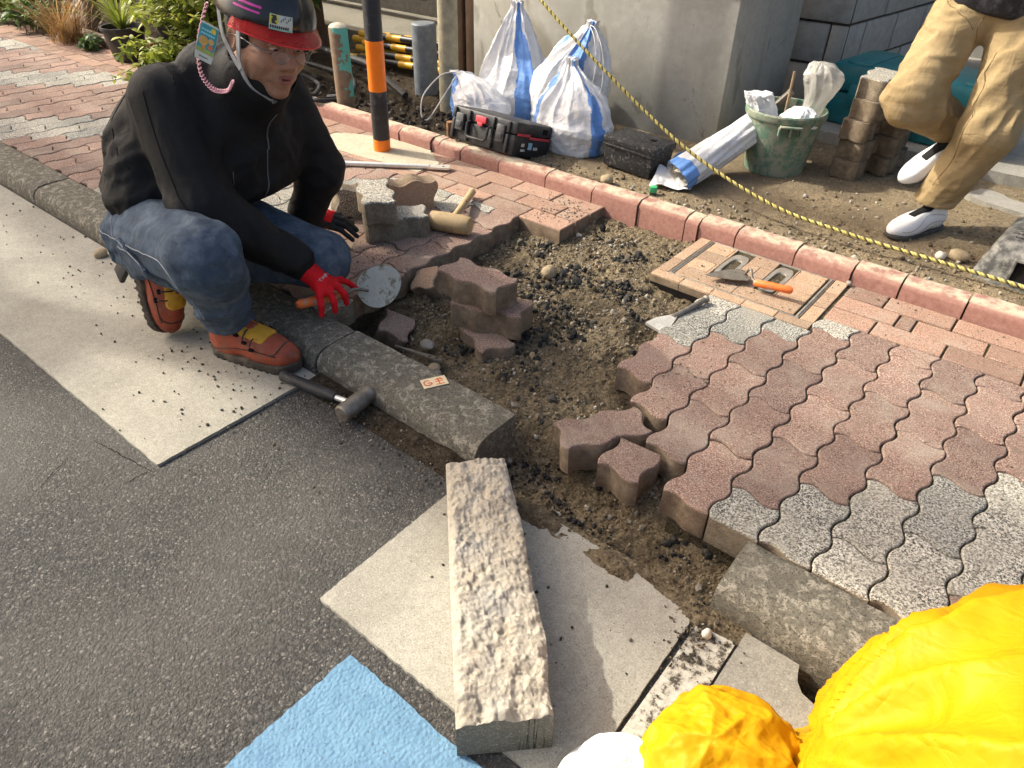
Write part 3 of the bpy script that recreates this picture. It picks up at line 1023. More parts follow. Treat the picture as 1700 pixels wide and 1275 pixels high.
# wooden mallet
t = empty('mallet', (-1.27, .44, .0), (0, 0, 0), 'wooden mallet with a barrel shaped head lying by the pit corner', 'mallet')
hd = axis_mat((-.075, -.024, .037), (.155, .052, 0))
mb = MB(); prof = [(.0, 0), (.030, 0), (.033, .004), (.0355, .04), (.036, .08), (.0355, .118), (.033, .152), (.030, .157), (.0, .157)]
mb.lathe(prof, 28, 0, hd @ RY(R(90))); mb.build('head', M_WOOD, t)
mb = MB(); mb.tube([(-.01, .02, .042), (-.05, .10, .038), (-.10, .19, .031), (-.165, .305, .022)], [.0125, .0125, .0135, .015], 14); mb.build('handle', M_WOOD, t)
# silver pry bar
t = empty('pry_bar', (-2.2, .55, 0), (0, 0, 0), 'long silver pry bar with a flat holed end by the pole footing', 'pry bar')
mb = MB(); mb.tube([(-.2, -.14, .011), (.0, .0, .012), (.22, .155, .013), (.42, .297, .014)], [.0115, .0125, .0115, .0105], 12); mb.build('shaft', M_CHROME, t)
A = axis_mat((.41, .29, .014), (.48, .34, .005))
mb = MB()
out = [(0, -.011), (.03, -.017), (.055, -.021), (.10, -.022), (.104, -.018), (.104, .018), (.10, .022), (.055, .021), (.03, .017), (0, .011)]
mb.prism(out, -.004, .004, 0, A); mb.build('flat_end', M_CHROME, t)
mb = MB(); mb.lathe([(0, .0043), (.005, .0043)], 12, 0, A @ T(.075, 0, 0)); mb.build('hole', M_DARK, t)
# club hammer on the road
t = empty('club_hammer', (-.80, -.44, GZ), (0, 0, 0), 'club hammer with black grip and steel head lying against the kerb', 'hammer')
A = axis_mat((.018, -.050, .027), (-.012, .105, 0.0))
mb = MB(); mb.lathe([(0, 0), (.020, 0), (.0245, .004), (.0245, .078), (.0225, .086), (.0225, .098), (.0245, .104), (.024, .112), (.0, .113)], 24, 0, A @ RY(R(90))); mb.build('head', M_IRON, t)
mb = MB(); mb.tube([(.02, .0, .03), (-.06, -.012, .026)], .008, 12); mb.build('shaft', M_CHROME, t)
mb = MB(); mb.tube([(-.05, -.0105, .026), (-.08, -.014, .025), (-.14, -.022, .022), (-.21, -.03, .020), (-.245, -.035, .019)], [.0125, .0155, .0165, .0145, .0165], 14); mb.build('grip', M_RUBBER, t)
# bolster chisel
t = empty('bolster_chisel', (-.315, .585, .0), (0, 0, 0), 'steel bolster chisel with a broad blade lying over the pit edge', 'chisel')
A = axis_mat((.005, .008, .017), (-.055, -.228, -.024), (0, 0, 1))
mb = MB(); mb.tube([(0, 0, 0), (.006, 0, 0), (.011, 0, 0), (.10, 0, 0), (.155, 0, 0)], [.011, .0135, .009, .0085, .0095], 10, 0, True, A); mb.build('shaft', M_IRON, t)
mb = MB(); mb.prism([(.145, -.008), (.175, -.022), (.195, -.031), (.237, -.034), (.237, .034), (.195, .031), (.175, .022), (.145, .008)], -.0045, .0045, 0, A); mb.build('blade', M_CHROME, t)
# trowel on the cover
t = empty('pointing_trowel', (-.30, .80, .0), (0, 0, 0), 'pointed trowel with a worn orange handle lying on the access cover', 'trowel')
A = axis_mat((.02, .025, .018), (-.11, -.10, .002))
mb = MB(); bl = [(.145, 0), (.10, -.022), (.05, -.038), (.012, -.040), (0, -.028), (0, .028), (.012, .040), (.05, .038), (.10, .022)]
v = [(x, y, .001 * 0 + .012 * (1 - (x / .145) ** 2) * 0 + .0009) for x, y in bl] + [(x, y, -.0009) for x, y in bl]
n_ = len(bl); mb.add(v, [tuple(reversed(range(n_))), tuple(range(n_, 2 * n_))] + [(k, (k + 1) % n_, n_ + (k + 1) % n_, n_ + k) for k in range(n_)], 0, A)
mb.build('blade', M_IRON, t, ang=30)
mb = MB(); mb.tube([(.012, .02, .02), (.022, .018, .040), (.035, .004, .050), (.052, -.018, .034), (.075, -.033, .030)], .0048, 10); mb.build('tang', M_IRON, t)
mb = MB(); mb.tube([(.066, -.031, .030), (.075, -.032, .030), (.115, -.026, .033), (.150, -.021, .035), (.178, -.017, .036), (.186, -.0165, .036)], [.009, .0115, .0125, .0115, .0125, .008], 16); mb.build('handle', M_ORANGE, t)
# trim fork half buried by the kerb
t = tag(link('rusty_strap', None or MB().mesh('x', M_IRON)), 'flat rusty steel strap with two holes by the kerb', 'metal strap')
mb = MB(); A = axis_mat((-.80, -.115, -.068), (-.13, -.02, -.006), (0, .35, 1))
mb.prism([(0, -.014), (.03, -.016), (.07, -.010), (.16, -.004), (.16, .004), (.07, .010), (.03, .016), (0, .014), (-.012, 0)], -.0025, .0025, 0, A)
t.data = mb.mesh('rusty_strap', M_IRON)
mb = MB()
for q in (.008, .032): mb.lathe([(0, .003), (.0055, .003)], 12, 0, A @ T(q, 0, 0))
mb.build('hole', M_DARK, t)

# marker sticker on the kerb stone
M_STK = plain('sticker_cream', (.70, .58, .36), .5, .4, 0, .08)
M_STR = plain('sticker_red', (.72, .13, .03), .5, .4, 0, .08)
A = axis_mat((-.661, -.270, .0058), (.62, .0, 0)) @ RZ(R(62))
t = MB(); t.box((-.034, -.020, -.0008), (.034, .020, .0), 0, A); t = t.build('kerb_sticker', M_STK); tag(t, 'small cream sticker with orange red lettering on the kerb stone', 'sticker')
mb = MB()
def stroke(pts, w, z=.0006):
    for a, b in zip(pts[:-1], pts[1:]):
        d = (Vector(b) - Vector(a)); L_ = d.length; an = math.atan2(d.y, d.x)
        mb.box((-w * .5, -w, z - .0004), (L_ + w * .5, w, z), 0, A @ T(a[0], a[1], 0) @ RZ(an))
# left: an open round letter with a bar
stroke([(-.012 + .010 * math.cos(q) - .006, .011 * math.sin(q)) for q in np.linspace(R(50), R(330), 12)], .0016)
stroke([(-.0175, -.001), (-.008, -.001), (-.008, -.008)], .0016)
# right: an upright mark with cross bars
stroke([(.012, -.013), (.012, .013)], .0017); stroke([(.004, .008), (.022, .008)], .0016); stroke([(.003, -.001), (.023, -.001)], .0016); stroke([(.002, -.013), (.024, -.013)], .0016); stroke([(.018, .013), (.024, .004)], .0016)
mb.build('lettering', M_STR, t)

# ================================================================== BACKGROUND
# concrete pier
def pier():
    x0, x1, y0, y1, h = -2.50, -.962, 1.95, 2.72, .655
    nx, nz = 60, 30
    mb = MB(); mb.box((x0, y0, -.05), (x1, y1, h), bev=.008)
    t = mb.build('concrete_pier', M_CONC); tag(t, 'wide grey concrete pier with dark coping behind the sandbags', 'pier')
    mb = MB(); mb.box((x0 - .02, y0 - .012, h + .001), (x1 + .012, y1 + .02, h + .085), bev=.006)
    mb.build('coping', plain('dark_coping', (.03, .03, .032), .4, .5, 0, .2), t)
    mb = MB(); mb.box((x0 + .2, y0 + .18, h + .086), (x1 - .1, y1 - .05, 2.9)); mb.build('upper_wall', plain('upper_wall', (.36, .345, .30), .9, .2), t)
pier()
# lightweight concrete block walls beyond
M_BLOCK = plain('block_grey', (.36, .35, .32), .95, .15, 0, .15, 22, .002, 130, True, (.20, .185, .155), 6, (.55, .8))
M_MORT = plain('dark_mortar', (.085, .072, .058), 1, .1, 0, .4, 30, .004, 120)
def block_wall(name, label, org, dirv, rows, length, bl=.42, bh=.205, th=.14):
    ang_ = math.atan2(dirv[1], dirv[0])
    t = empty(name, org, (0, 0, ang_), label, 'wall')
    mb = MB(); mb.box((0, .012, 0), (length, th, rows * bh)); mb.build('mortar', M_MORT, t)
    k = 0
    for r_ in range(rows):
        x = -(bl / 2 if r_ & 1 else 0)
        while x < length - .02:
            a, b = max(x + .008, .004), min(x + bl - .008, length - .004)
            if b - a > .05:
                mb = MB(); mb.box((a - .003, 0.0, r_ * bh + .007), (b + .003, th + .005, (r_ + 1) * bh - .006), bev=.006)
                mb.build('block', M_BLOCK, t, (0, random.gauss(0, .004), 0))
            x += bl
    return t
block_wall('block_wall', 'grey lightweight block wall facing the street behind the pier', (-1.50, 2.95, .03), (1, 0, 0), 12, .72)
block_wall('block_wall', 'grey lightweight block wall running back behind the paver stack', (-.775, 2.97, .03), (.10, .95, 0), 12, 1.6)
mb = MB(); mb.box((-1.2, 4.75, 0), (3.5, 4.95, 3.0)); t = mb.build('rear_wall', M_CONC); tag(t, 'plain grey concrete wall at the back of the yard', 'wall')
mb = MB(); mb.tube([(-.62, 4.2, .1), (-.62, 4.2, 2.6)], .05, 14); t = mb.build('drain_pipe', plain('old_pipe', (.16, .15, .13), .6, .4)); tag(t, 'grey drain pipe standing against the rear wall', 'pipe')
# concrete floor slab of the yard
slab('yard_slab', rough_line((-.86, 2.42), (.30, 2.36), 14, .012) + rough_line((.35, 2.25), (1.6, 2.02), 12, .02) + [(3.2, 2.0), (3.2, 4.8), (-.86, 4.8)], .062, m_gutter('yard_concrete', (.27, .255, .22), (.36, .34, .295), (.22, .20, .165)))
slab('yard_patch', rough_line((.10, 2.08), (.42, 1.98), 8, .014) + rough_line((.44, 2.1), (.14, 2.2), 8, .014), .030, bpy.data.materials['yard_concrete'])
slab('yard_patch', rough_line((.52, 1.90), (.95, 1.78), 9, .014) + rough_line((1.0, 1.95), (.6, 2.05), 8, .014), .030, bpy.data.materials['yard_concrete'])

# striped pole
M_BLACKP = plain('black_plastic', (.018, .018, .020), .45, .45, 0, .3, 20, .0004, 300, False, (.14, .13, .115), 22, (.56, .8))
M_ORTAPE = plain('orange_tape', (.90, .20, .01), .4, .4, 0, .06)
t = empty('striped_pole', (-2.125, .885, 0), (0, R(1.2), 0), 'tall flexible pole with black and orange bands on a mortar pad', 'pole')
mb = MB(); mb.tube([(0, 0, 0), (0, 0, .84), (0, 0, .862), (0, 0, .868)], [.0385, .0385, .030, .010], 24); mb.build('post', M_BLACKP, t)
for a, b in ((.002, .055), (.268, .475), (.66, .80)):
    mb = MB(); mb.lathe([(.0386, a), (.0394, a + .0004), (.0394, b - .0004), (.0386, b)], 24); mb.build('orange_band', M_ORTAPE, t)
# green rusty post
def m_greenpost():
    n = NT('green_rust'); c = n.coord()
    col = n.ramp(n.noise(18, 5, .7, c), [(.3, (.13, .085, .05)), (.7, (.24, .17, .115))])
    x, y, z = n.sep()
    msk = n.math('ADD', n.math('MULTIPLY', x, -7.0), n.math('MULTIPLY', n.noise(13, 6, .65, c), 1.6))
    msk = n.math('ADD', msk, n.math('MULTIPLY', z, .9))
    col = n.mix(n.ramp(msk, [(1.12, 0), (1.17, 1)]) if False else n.ramp(n.math('MULTIPLY', msk, .5), [(.60, 0), (.63, 1)]), col, (.10, .38, .31))
    col = n.mix(n.ramp(n.noise(30, 6, .7, c), [(.62, 0), (.72, .7)]), col, (.34, .29, .22))
    return n.out(col, .8, .3, n.bump(n.noise(120, 4, .7, c), .002, .7))
t = empty('stub_post', (-2.71, 1.17, -.03), (0, 0, R(205)), 'rusty post with flaking green paint and a pale cap', 'post')
mb = MB(); mb.lathe([(.047, 0), (.047, .44), (.045, .444)], 24); mb.build('post', m_greenpost(), t)
mb = MB(); mb.lathe([(.046, .438), (.045, .446), (.034, .456), (.016, .462), (0, .463)], 24); mb.build('cap', plain('cap_mortar', (.50, .46, .36), .9, .2, 0, .25, 60, .002), t)
mb = MB(); mb.tube([(-2.66, 1.72, -.04), (-2.66, 1.72, .365), (-2.66, 1.72, .372)], [.068, .068, .060], 24); t = mb.build('grey_pipe', plain('grey_plastic', (.14, .155, .17), .55, .35)); tag(t, 'thick grey plastic pipe standing behind the wooden post', 'pipe')
mb = MB(); mb.tube([(-2.33, 1.56, -.05), (-2.325, 1.565, .8), (-2.32, 1.57, 1.9)], [.052, .050, .048], 18); t = mb.build('weathered_post', plain('weathered_wood', (.30, .27, .19), .9, .2, 0, .25, 25, .002, 90)); tag(t, 'weathered greyish round post beside the sandbags', 'post')
for k, (x, lab) in enumerate(((-2.66, 'dark brown timber upright farther from the pier'), (-2.555, 'dark brown timber upright against the pier'))):
    mb = MB(); mb.box((x - .04, 1.99, -.03), (x + .04, 2.06, 2.6), bev=.004); t = mb.build('timber_upright', plain('brown_timber%d' % k, (.085, .05, .03), .7, .3, 0, .3, 12)); tag(t, lab, 'timber', 'timber uprights by the pier')
mb = MB(); mb.tube([(-1.985, 1.20, -.02), (-1.985, 1.20, .09)], .017, 14); t = mb.build('pipe_stub', plain('rust', (.24, .125, .06), .85, .3, 0, .35, 40, .001)); tag(t, 'short rusty pipe stub beside the black tool box', 'pipe')
# barrier bars
M_BAR = NT('barrier_stripes'); _x = M_BAR.sep()[0]
_w = M_BAR.math('GREATER_THAN', M_BAR.math('FRACT', M_BAR.math('MULTIPLY', _x, 4.2)), .5)
M_BAR = M_BAR.out(M_BAR.mix(_w, (.62, .33, .02), (.018, .018, .018)), .4, .4)
for k in range(8):
    t = MB(); t.tube([(0, 0, 0), (1.5, 0, 0)], .021, 14)
    r_, c_ = divmod(k, 2)
    t = t.build('barrier_bar', M_BAR, None, (-3.62 + .05 * (k * 37 % 5), 1.93 + .048 * c_ + .02 * r_, .03 + .046 * r_), (0, R(-1.5 + .6 * (k % 3)), R(5 + 2 * (k % 3))))
    tag(t, 'yellow and black striped barrier bar, %s row from the top, %s' % (['bottom', 'third', 'second', 'topmost'][r_], ['nearer side of the pile', 'farther side of the pile'][c_]), 'barrier bar', 'striped barrier bars in a pile')
# house at the back left
M_CREAM = plain('cream_siding', (.40, .33, .17), .7, .3, 0, .12, 8)
t = empty('house', (0, 0, 0), (0, 0, 0), 'cream sided house wall with brown pipes behind the poles', 'house')
mb = MB(); mb.box((-9, 3.1, .42), (-2.75, 3.2, 3.4)); mb.build('wall', M_CREAM, t)
for k, z in enumerate((.42, .60, .9, 1.2)):
    mb = MB(); mb.box((-9, 3.075, z), (-2.75, 3.0995, z + .035), bev=.004); mb.build('siding_rail', plain('cream_rail%d' % k, (.50, .42, .24), .6, .3), t)
mb = MB(); mb.box((-9, 3.14, -.1), (-2.75, 3.19, .419)); mb.build('underfloor_shade', plain('underfloor_shade', (.10, .09, .075), .95, .15), t)  # dark panel standing in for the shaded void under the raised floor
M_BRP = plain('brown_pipe', (.060, .032, .026), .4, .4)
mb = MB(); mb.tube([(-6.5, 2.93, .27), (-2.72, 2.86, .33)], .058, 16); mb.build('pipe', M_BRP, t)
mb = MB(); mb.tube([(-3.78, 2.84, .25), (-3.78, 2.84, 3.0)], .055, 16); mb.build('pipe', M_BRP, t)
slab('house_apron', [(-7, 2.35), (-2.75, 2.35), (-2.75, 3.12), (-7, 3.12)], .075, m_gutter('apron', (.18, .165, .13), (.25, .235, .19), (.12, .11, .085)))
# black hoses lying behind the edging
for k, pts in enumerate(([(-3.4, 1.42, .03), (-3.1, 1.30, .05), (-2.95, 1.15, .05), (-2.9, 1.06, .075), (-2.78, 1.05, .07), (-2.80, 1.22, .05), (-3.05, 1.42, .06)],
                         [(-3.7, 1.75, .10), (-3.3, 1.62, .13), (-2.95, 1.55, .14), (-2.75, 1.5, .10), (-2.55, 1.46, .05)],
                         [(-3.6, 1.55, .06), (-3.2, 1.45, .09), (-2.9, 1.38, .10), (-2.8, 1.28, .06), (-2.92, 1.2, .03)])):
    P = [Vector(p) for p in pts]; sm = []
    for i in range(len(P) - 1):
        for q in np.linspace(0, 1, 8, endpoint=False):
            a, b, c, d = P[max(i - 1, 0)], P[i], P[i + 1], P[min(i + 2, len(P) - 1)]
            sm.append(.5 * ((2 * b) + (c - a) * q + (2 * a - 5 * b + 4 * c - d) * q * q + (3 * b - a - 3 * c + d) * q ** 3))
    mb = MB(); mb.tube(sm, [.012, .02, .014][k], 10); t = mb.build('black_hose', M_RUBBER)
    tag(t, ['thin black hose looped over the edging near the green post', 'thick black hose lying across behind the green post', 'black hose curling down behind the green post'][k], 'hose')

# green survey peg
mb = MB(); mb.box((-.013, -.013, -.03), (.013, .013, .032), bev=.003)
t = mb.build('survey_peg', plain('peg_dark', (.05, .06, .05), .7, .3), None, (-.885, 1.245, .01), (0, 0, R(20)))
mb = MB(); mb.box((-.0142, -.0142, .010), (.0142, .0142, .0345), bev=.004); mb.build('cap', plain('peg_green', (.06, .42, .17), .4, .4), t)
tag(t, 'small survey peg with a bright green cap behind the edging', 'peg')

# twisted rope
rp = [(-1.95, 1.52, .80), (-1.66, 1.45, .62), (-1.22, 1.38, .385), (-.80, 1.32, .195), (-.42, 1.29, .085), (-.13, 1.285, .058), (.19, 1.285, .050), (.44, 1.285, .045), (.75, 1.27, .04), (1.3, 1.24, .04)]
def catmull(pts, n):
    P = [Vector(p) for p in pts]; sm = []
    for i in range(len(P) - 1):
        a, b, c, d = P[max(i - 1, 0)], P[i], P[i + 1], P[min(i + 2, len(P) - 1)]
        for q in np.linspace(0, 1, n, endpoint=False):
            sm.append(.5 * ((2 * b) + (c - a) * q + (2 * a - 5 * b + 4 * c - d) * q * q + (3 * b - a - 3 * c + d) * q ** 3))
    sm.append(P[-1]); return sm
def rope_strands(path, r, pitch, nst):
    L_ = [0]
    for a, b in zip(path[:-1], path[1:]): L_.append(L_[-1] + (b - a).length)
    n = int(L_[-1] / pitch * 9)
    L_ = np.array(L_); A = np.array(path)
    s_ = np.linspace(0, L_[-1], n)
    C = np.stack([np.interp(s_, L_, A[:, k]) for k in range(3)], -1)
    Tn = np.gradient(C, axis=0); Tn /= np.linalg.norm(Tn, axis=1)[:, None]
    up = np.array([0, 0, 1.0]); Bn = np.cross(Tn, up); Bn /= np.linalg.norm(Bn, axis=1)[:, None]; Nn = np.cross(Bn, Tn)
    return [[Vector(p) for p in C + r * (np.cos(TAU * s_ / pitch + TAU * k / nst)[:, None] * Nn + np.sin(TAU * s_ / pitch + TAU * k / nst)[:, None] * Bn)] for k in range(nst)]
M_RY = plain('rope_yellow', (.50, .42, .14), .8, .2, 0, .2, 60); M_RB = plain('rope_black', (.06, .055, .03), .8, .2)
t = empty('safety_rope', (0, 0, 0), (0, 0, 0), 'yellow and black twisted safety rope strung along behind the edging', 'rope')
for k, s_ in enumerate(rope_strands(catmull(rp, 14), .0034, .030, 3)):
    mb = MB(); mb.tube(s_, .0030 if k == 2 else .0040, 6); mb.build('strand', M_RB if k == 2 else M_RY, t, ang=180)

# ================================================================== SACKS, BOXES, BUCKET
def m_cloth(name, col, rough=.6, spec=.3, crease=.002, csc=45, var=.06, trans=0.0, dirt=None):
    n = NT(name); c = n.coord()
    cc = n.ramp(n.noise(12, 4, .6, c), [(.3, tuple(x * (1 - var) for x in col)), (.7, tuple(min(1, x * (1 + var)) for x in col))])
    if dirt: cc = n.mix(n.ramp(n.noise(9, 6, .7, c), [(.55, 0), (.75, .6)]), cc, dirt)
    d = n.noise(csc, 4, .55, c, 1.6)
    r_ = n.math('ABSOLUTE', n.math('SUBTRACT', d, .5))
    nr = n.bump(r_, crease * 6, .8)
    nr = n.bump(n.noise(900, 2, .5, c), .0004, .4, nr)
    m = n.out(cc, rough, spec, nr)
    return m
M_SACK = m_cloth('sack_white', (.66, .66, .66), .5, .35, .0016, 30, .05, 0, (.50, .47, .41))
M_SACKB = m_cloth('sack_blue', (.13, .28, .62), .5, .35, .0016, 30, .15)

def bag(name, label, base, rx, ry, prof, pleats, stripes, seed, group=None, cat='sandbag', mats=None, rot=0.0, nth=220, nt=110, sag=.03, parent=None):
    """prof: (t, radius factor, dx, dy, z). A tied sack with pleats gathering to the neck."""
    P = np.array(prof, float)
    tt = np.linspace(0, 1, nt); th = np.linspace(0, TAU, nth, endpoint=False)
    rr, dx, dy, zz = [np.interp(tt, P[:, 0], P[:, k]) for k in (1, 2, 3, 4)]
    k_ = np.ones(5) / 5.0
    sm = lambda a: np.convolve(np.pad(a, 2, mode='edge'), k_, 'valid')
    rr, dx, dy, zz = sm(rr), sm(dx), sm(dy), sm(zz)
    TT, TH = np.meshgrid(tt, th, indexing='ij')
    Q = np.stack([np.cos(TH) * 1.3, np.sin(TH) * 1.3, TT * 3], -1)
    body = 1 + .09 * fbm(Q, 1.3, 2, .5, seed) * (TT > .02)
    gather = np.clip((TT - .25) / .6, 0, 1)
    ph = TH * pleats + 2.5 * fbm(Q, .9, 2, .5, seed + 3) + 1.2 * np.sin(TT * 5 + seed)
    pl = (1 - 2 * np.abs(np.sin(ph * .5)) ** .8)
    ph2 = TH * (pleats * 1.9) + 4 * fbm(Q, 1.7, 2, .5, seed + 8)
    amp = .02 + .13 * gather
    fold = amp * pl + .04 * gather * np.sin(ph2)
    # crumples in the belly
    cr = .050 * ridged(Q * np.array([1, 1, 1.9]), 1.9, 3, .55, seed + 5) * (1 - .6 * gather) * np.clip(TT * 8, 0, 1)
    R_ = rr[:, None] * (body + fold + cr)
    X = base[0] + dx[:, None] + rx * R_ * np.cos(TH); Y = base[1] + dy[:, None] + ry * R_ * np.sin(TH)
    Z = base[2] + zz[:, None] + 0 * TH + sag * fbm(Q, 1.5, 2, .5, seed + 9) * np.clip(TT * 4, 0, 1) * np.clip((1 - TT) * 6, .3, 1)
    Z = np.maximum(Z, base[2] - .01)
    v = np.stack([X, Y, Z], -1).reshape(-1, 3)
    idx = np.arange(nt * nth).reshape(nt, nth)
    a, b = idx[:-1], idx[1:]
    q = np.stack([a, np.roll(a, -1, 1), np.roll(b, -1, 1), b], -1).reshape(-1, 4)
    mats = mats or [M_SACK, M_SACKB]
    faces = [tuple(f) for f in q.tolist()] + [tuple(reversed(idx[0].tolist())), tuple(idx[-1].tolist())]
    me = mesh(name, v.tolist(), faces, mats, None)
    fth = (TH[:-1] + .06 * np.sin(TT[:-1] * 9 + seed) + .16 * fbm(Q[:-1], 2.2, 3, .5, seed + 2)).reshape(-1)
    mi = np.zeros(len(faces), int)
    for a0, w in stripes:
        d = (fth - a0 + math.pi) % TAU - math.pi
        mi[:len(fth)] |= (np.abs(d) < w).astype(int)
    me.polygons.foreach_set('material_index', mi.tolist()); me.polygons.foreach_set('use_smooth', [True] * len(faces))
    o = link(name, me, parent)
    if label: tag(o, label, cat, group)
    return o
GB = 'white and blue sandbags by the pier'
F_ = -math.pi / 2          # towards the camera side
b = bag('sandbag', 'tall white sandbag tied to a point with one blue stripe, leaning on the pier', (-1.99, 1.70, .0), .215, .16,
        [(0, .7, 0, 0, 0), (.05, .95, 0, 0, .01), (.25, 1.0, 0, 0, .14), (.4, .88, -.005, .01, .23), (.6, .58, -.02, .03, .34), (.8, .32, -.035, .05, .45), (.92, .17, -.045, .06, .505), (.96, .13, -.045, .06, .52), (1, .17, -.045, .06, .545)],
        11, [(F_ + .75, .26)], 1, GB)
b1 = bag('sandbag', 'low white sandbag slumped in front with a blue tied mouth on its left', (-2.06, 1.52, .0), .175, .125,
        [(0, .7, 0, 0, 0), (.06, .98, 0, 0, .012), (.3, 1.0, 0, 0, .09), (.5, .86, -.02, 0, .15), (.7, .55, -.07, 0, .19), (.85, .28, -.12, 0, .205), (.93, .20, -.15, 0, .215), (1, .24, -.175, 0, .225)],
        9, [(F_ - .95, .42), (F_ - 1.6, .3)], 4, GB)
b2 = bag('sandbag', 'plump white sandbag behind with a broad blue stripe and cords at its tip', (-1.66, 1.70, .0), .205, .15,
        [(0, .7, 0, 0, 0), (.05, .95, 0, 0, .01), (.3, 1.02, 0, 0, .18), (.5, .90, .03, 0, .30), (.65, .66, .07, 0, .385), (.8, .38, .105, -.01, .45), (.92, .16, .125, -.02, .495), (.96, .12, .13, -.02, .51), (1, .15, .135, -.02, .528)],
        10, [(F_ + .35, .30), (F_ - 1.3, .1)], 7, GB)
b3 = bag('sandbag', 'front white sandbag pinched at the top with blue edges beside the black box', (-1.475, 1.50, .0), .19, .14,
        [(0, .72, 0, 0, 0), (.05, .97, 0, 0, .01), (.25, 1.03, 0, 0, .11), (.45, .90, -.01, .01, .20), (.65, .58, -.03, .03, .275), (.82, .28, -.06, .05, .33), (.92, .15, -.075, .06, .36), (1, .17, -.08, .065, .385)],
        12, [(F_ + 1.15, .24), (F_ - .95, .17)], 12, GB)
M_CORD = plain('white_cord', (.62, .60, .54), .7, .2)
def cord(parent, pts, r=.0022, name='cord'):
    mb = MB(); mb.tube(catmull(pts, 10), r, 6); return mb.build(name, M_CORD, parent, ang=180)
cord(b1, [(-2.22, 1.50, .225), (-2.27, 1.44, .21), (-2.32, 1.36, .12), (-2.30, 1.32, .03), (-2.26, 1.33, .02), (-2.22, 1.40, .12), (-2.20, 1.48, .21)], .0035)
cord(b2, [(-1.53, 1.66, .51), (-1.47, 1.62, .50), (-1.40, 1.58, .42), (-1.37, 1.55, .30), (-1.39, 1.53, .20)], .0016)
cord(b2, [(-1.53, 1.66, .505), (-1.46, 1.60, .46), (-1.42, 1.56, .35), (-1.43, 1.54, .24)], .0016)
cord(b3, [(-1.50, 1.54, .36), (-1.40, 1.5, .28), (-1.33, 1.45, .18), (-1.31, 1.42, .09), (-1.34, 1.40, .05)], .0014)

# black tool box tipped on the edging
M_TBOX = plain('toolbox_black', (.022, .022, .024), .5, .4, 0, .3, 20, .0008, 200, False, (.11, .10, .085), 12, (.52, .8))
M_TRED = plain('toolbox_red', (.50, .045, .06), .45, .4)
t = empty('tool_box', (-1.885, 1.085, .066), (R(-17), 0, R(-1.5)), 'black plastic tool box with red latch block tipped back over the edging', 'tool box')
Wb, Db, Hb = .385, .27, .145
mb = MB(); mb.box((0, 0, 0), (Wb, Db, Hb * .62), bev=.010, taper=.006)
for x in (.012, .10, .245, .335): mb.box((x, -.010, .006), (x + .016, .008, Hb * .60), bev=.003)
mb.build('body', M_TBOX, t)
mb = MB(); mb.box((0, 0, Hb * .625), (Wb, Db, Hb), bev=.012)
for x in (.012, .10, .245, .335): mb.box((x, -.010, Hb * .64), (x + .016, .006, Hb - .006), bev=.003)
mb.build('lid', M_TBOX, t)
for x in (.036, .281):
    mb = MB(); mb.box((x, -.014, .045), (x + .045, .002, .118), bev=.004); mb.box((x + .006, -.019, .060), (x + .039, -.012, .085), bev=.003); mb.build('latch', plain('latch_grey', (.07, .07, .07), .45, .4), t)
mb = MB(); mb.tube([(.118, -.004, .094), (.118, -.022, .088), (.122, -.024, .040), (.135, -.024, .030), (.228, -.024, .030), (.240, -.024, .040), (.243, -.022, .088), (.243, -.004, .094)], .0065, 10); mb.build('handle', M_TBOX, t)
mb = MB(); mb.box((.150, -.010, .100), (.212, .003, .128), bev=.003); mb.box((.166, -.013, .086), (.196, .0, .101), bev=.002); mb.build('red_block', M_TRED, t)
mb = MB(); mb.box((Wb - .002, .012, .088), (Wb + .0035, .10, .099), bev=.001); mb.box((Wb - .002, .10, .078), (Wb + .0035, .25, .089), bev=.001); mb.build('red_trim', M_TRED, t)
for k, (y, z, w, h, cc) in enumerate(((.05, .045, .022, .014, (.55, .48, .42)), (.05, .025, .03, .010, (.5, .5, .5)), (.10, .035, .028, .03, (.25, .45, .6)), (.14, .035, .03, .012, (.5, .5, .5)))):
    mb = MB(); mb.box((Wb, y, z), (Wb + .0014, y + w, z + h)); mb.build('decal', plain('decal%d' % k, cc, .5, .3, 0, .5, 150), t)
mb = MB(); mb.box((Wb - .001, .19, .105), (Wb + .0016, .225, .128)); mb.build('side_recess', M_DARK, t)

# black box with a lid by the pier
M_DBOX = plain('dusty_black', (.028, .028, .029), .6, .35, 0, .3, 40, .001, 250, False, (.20, .19, .165), 70, (.54, .66))
t = empty('lidded_box', (-1.235, 1.375, .022), (R(-2), R(2), R(-3)), 'dusty black lidded box standing against the grey pier', 'box')
mb = MB(); mb.box((.006, .006, 0), (.256, .176, .098), bev=.004, taper=.004); mb.build('body', M_DBOX, t)
mb = MB(); mb.box((0, 0, .0985), (.262, .182, .128), bev=.004); mb.build('lid', M_DBOX, t)
mb = MB(); mb.box((.004, -.006, .090), (.256, .006, .099), bev=.002); mb.build('lip', M_DBOX, t)
mb = MB(); mb.box((.17, .10, .1275), (.20, .125, .1295)); mb.build('lid_slot', M_DARK, t)

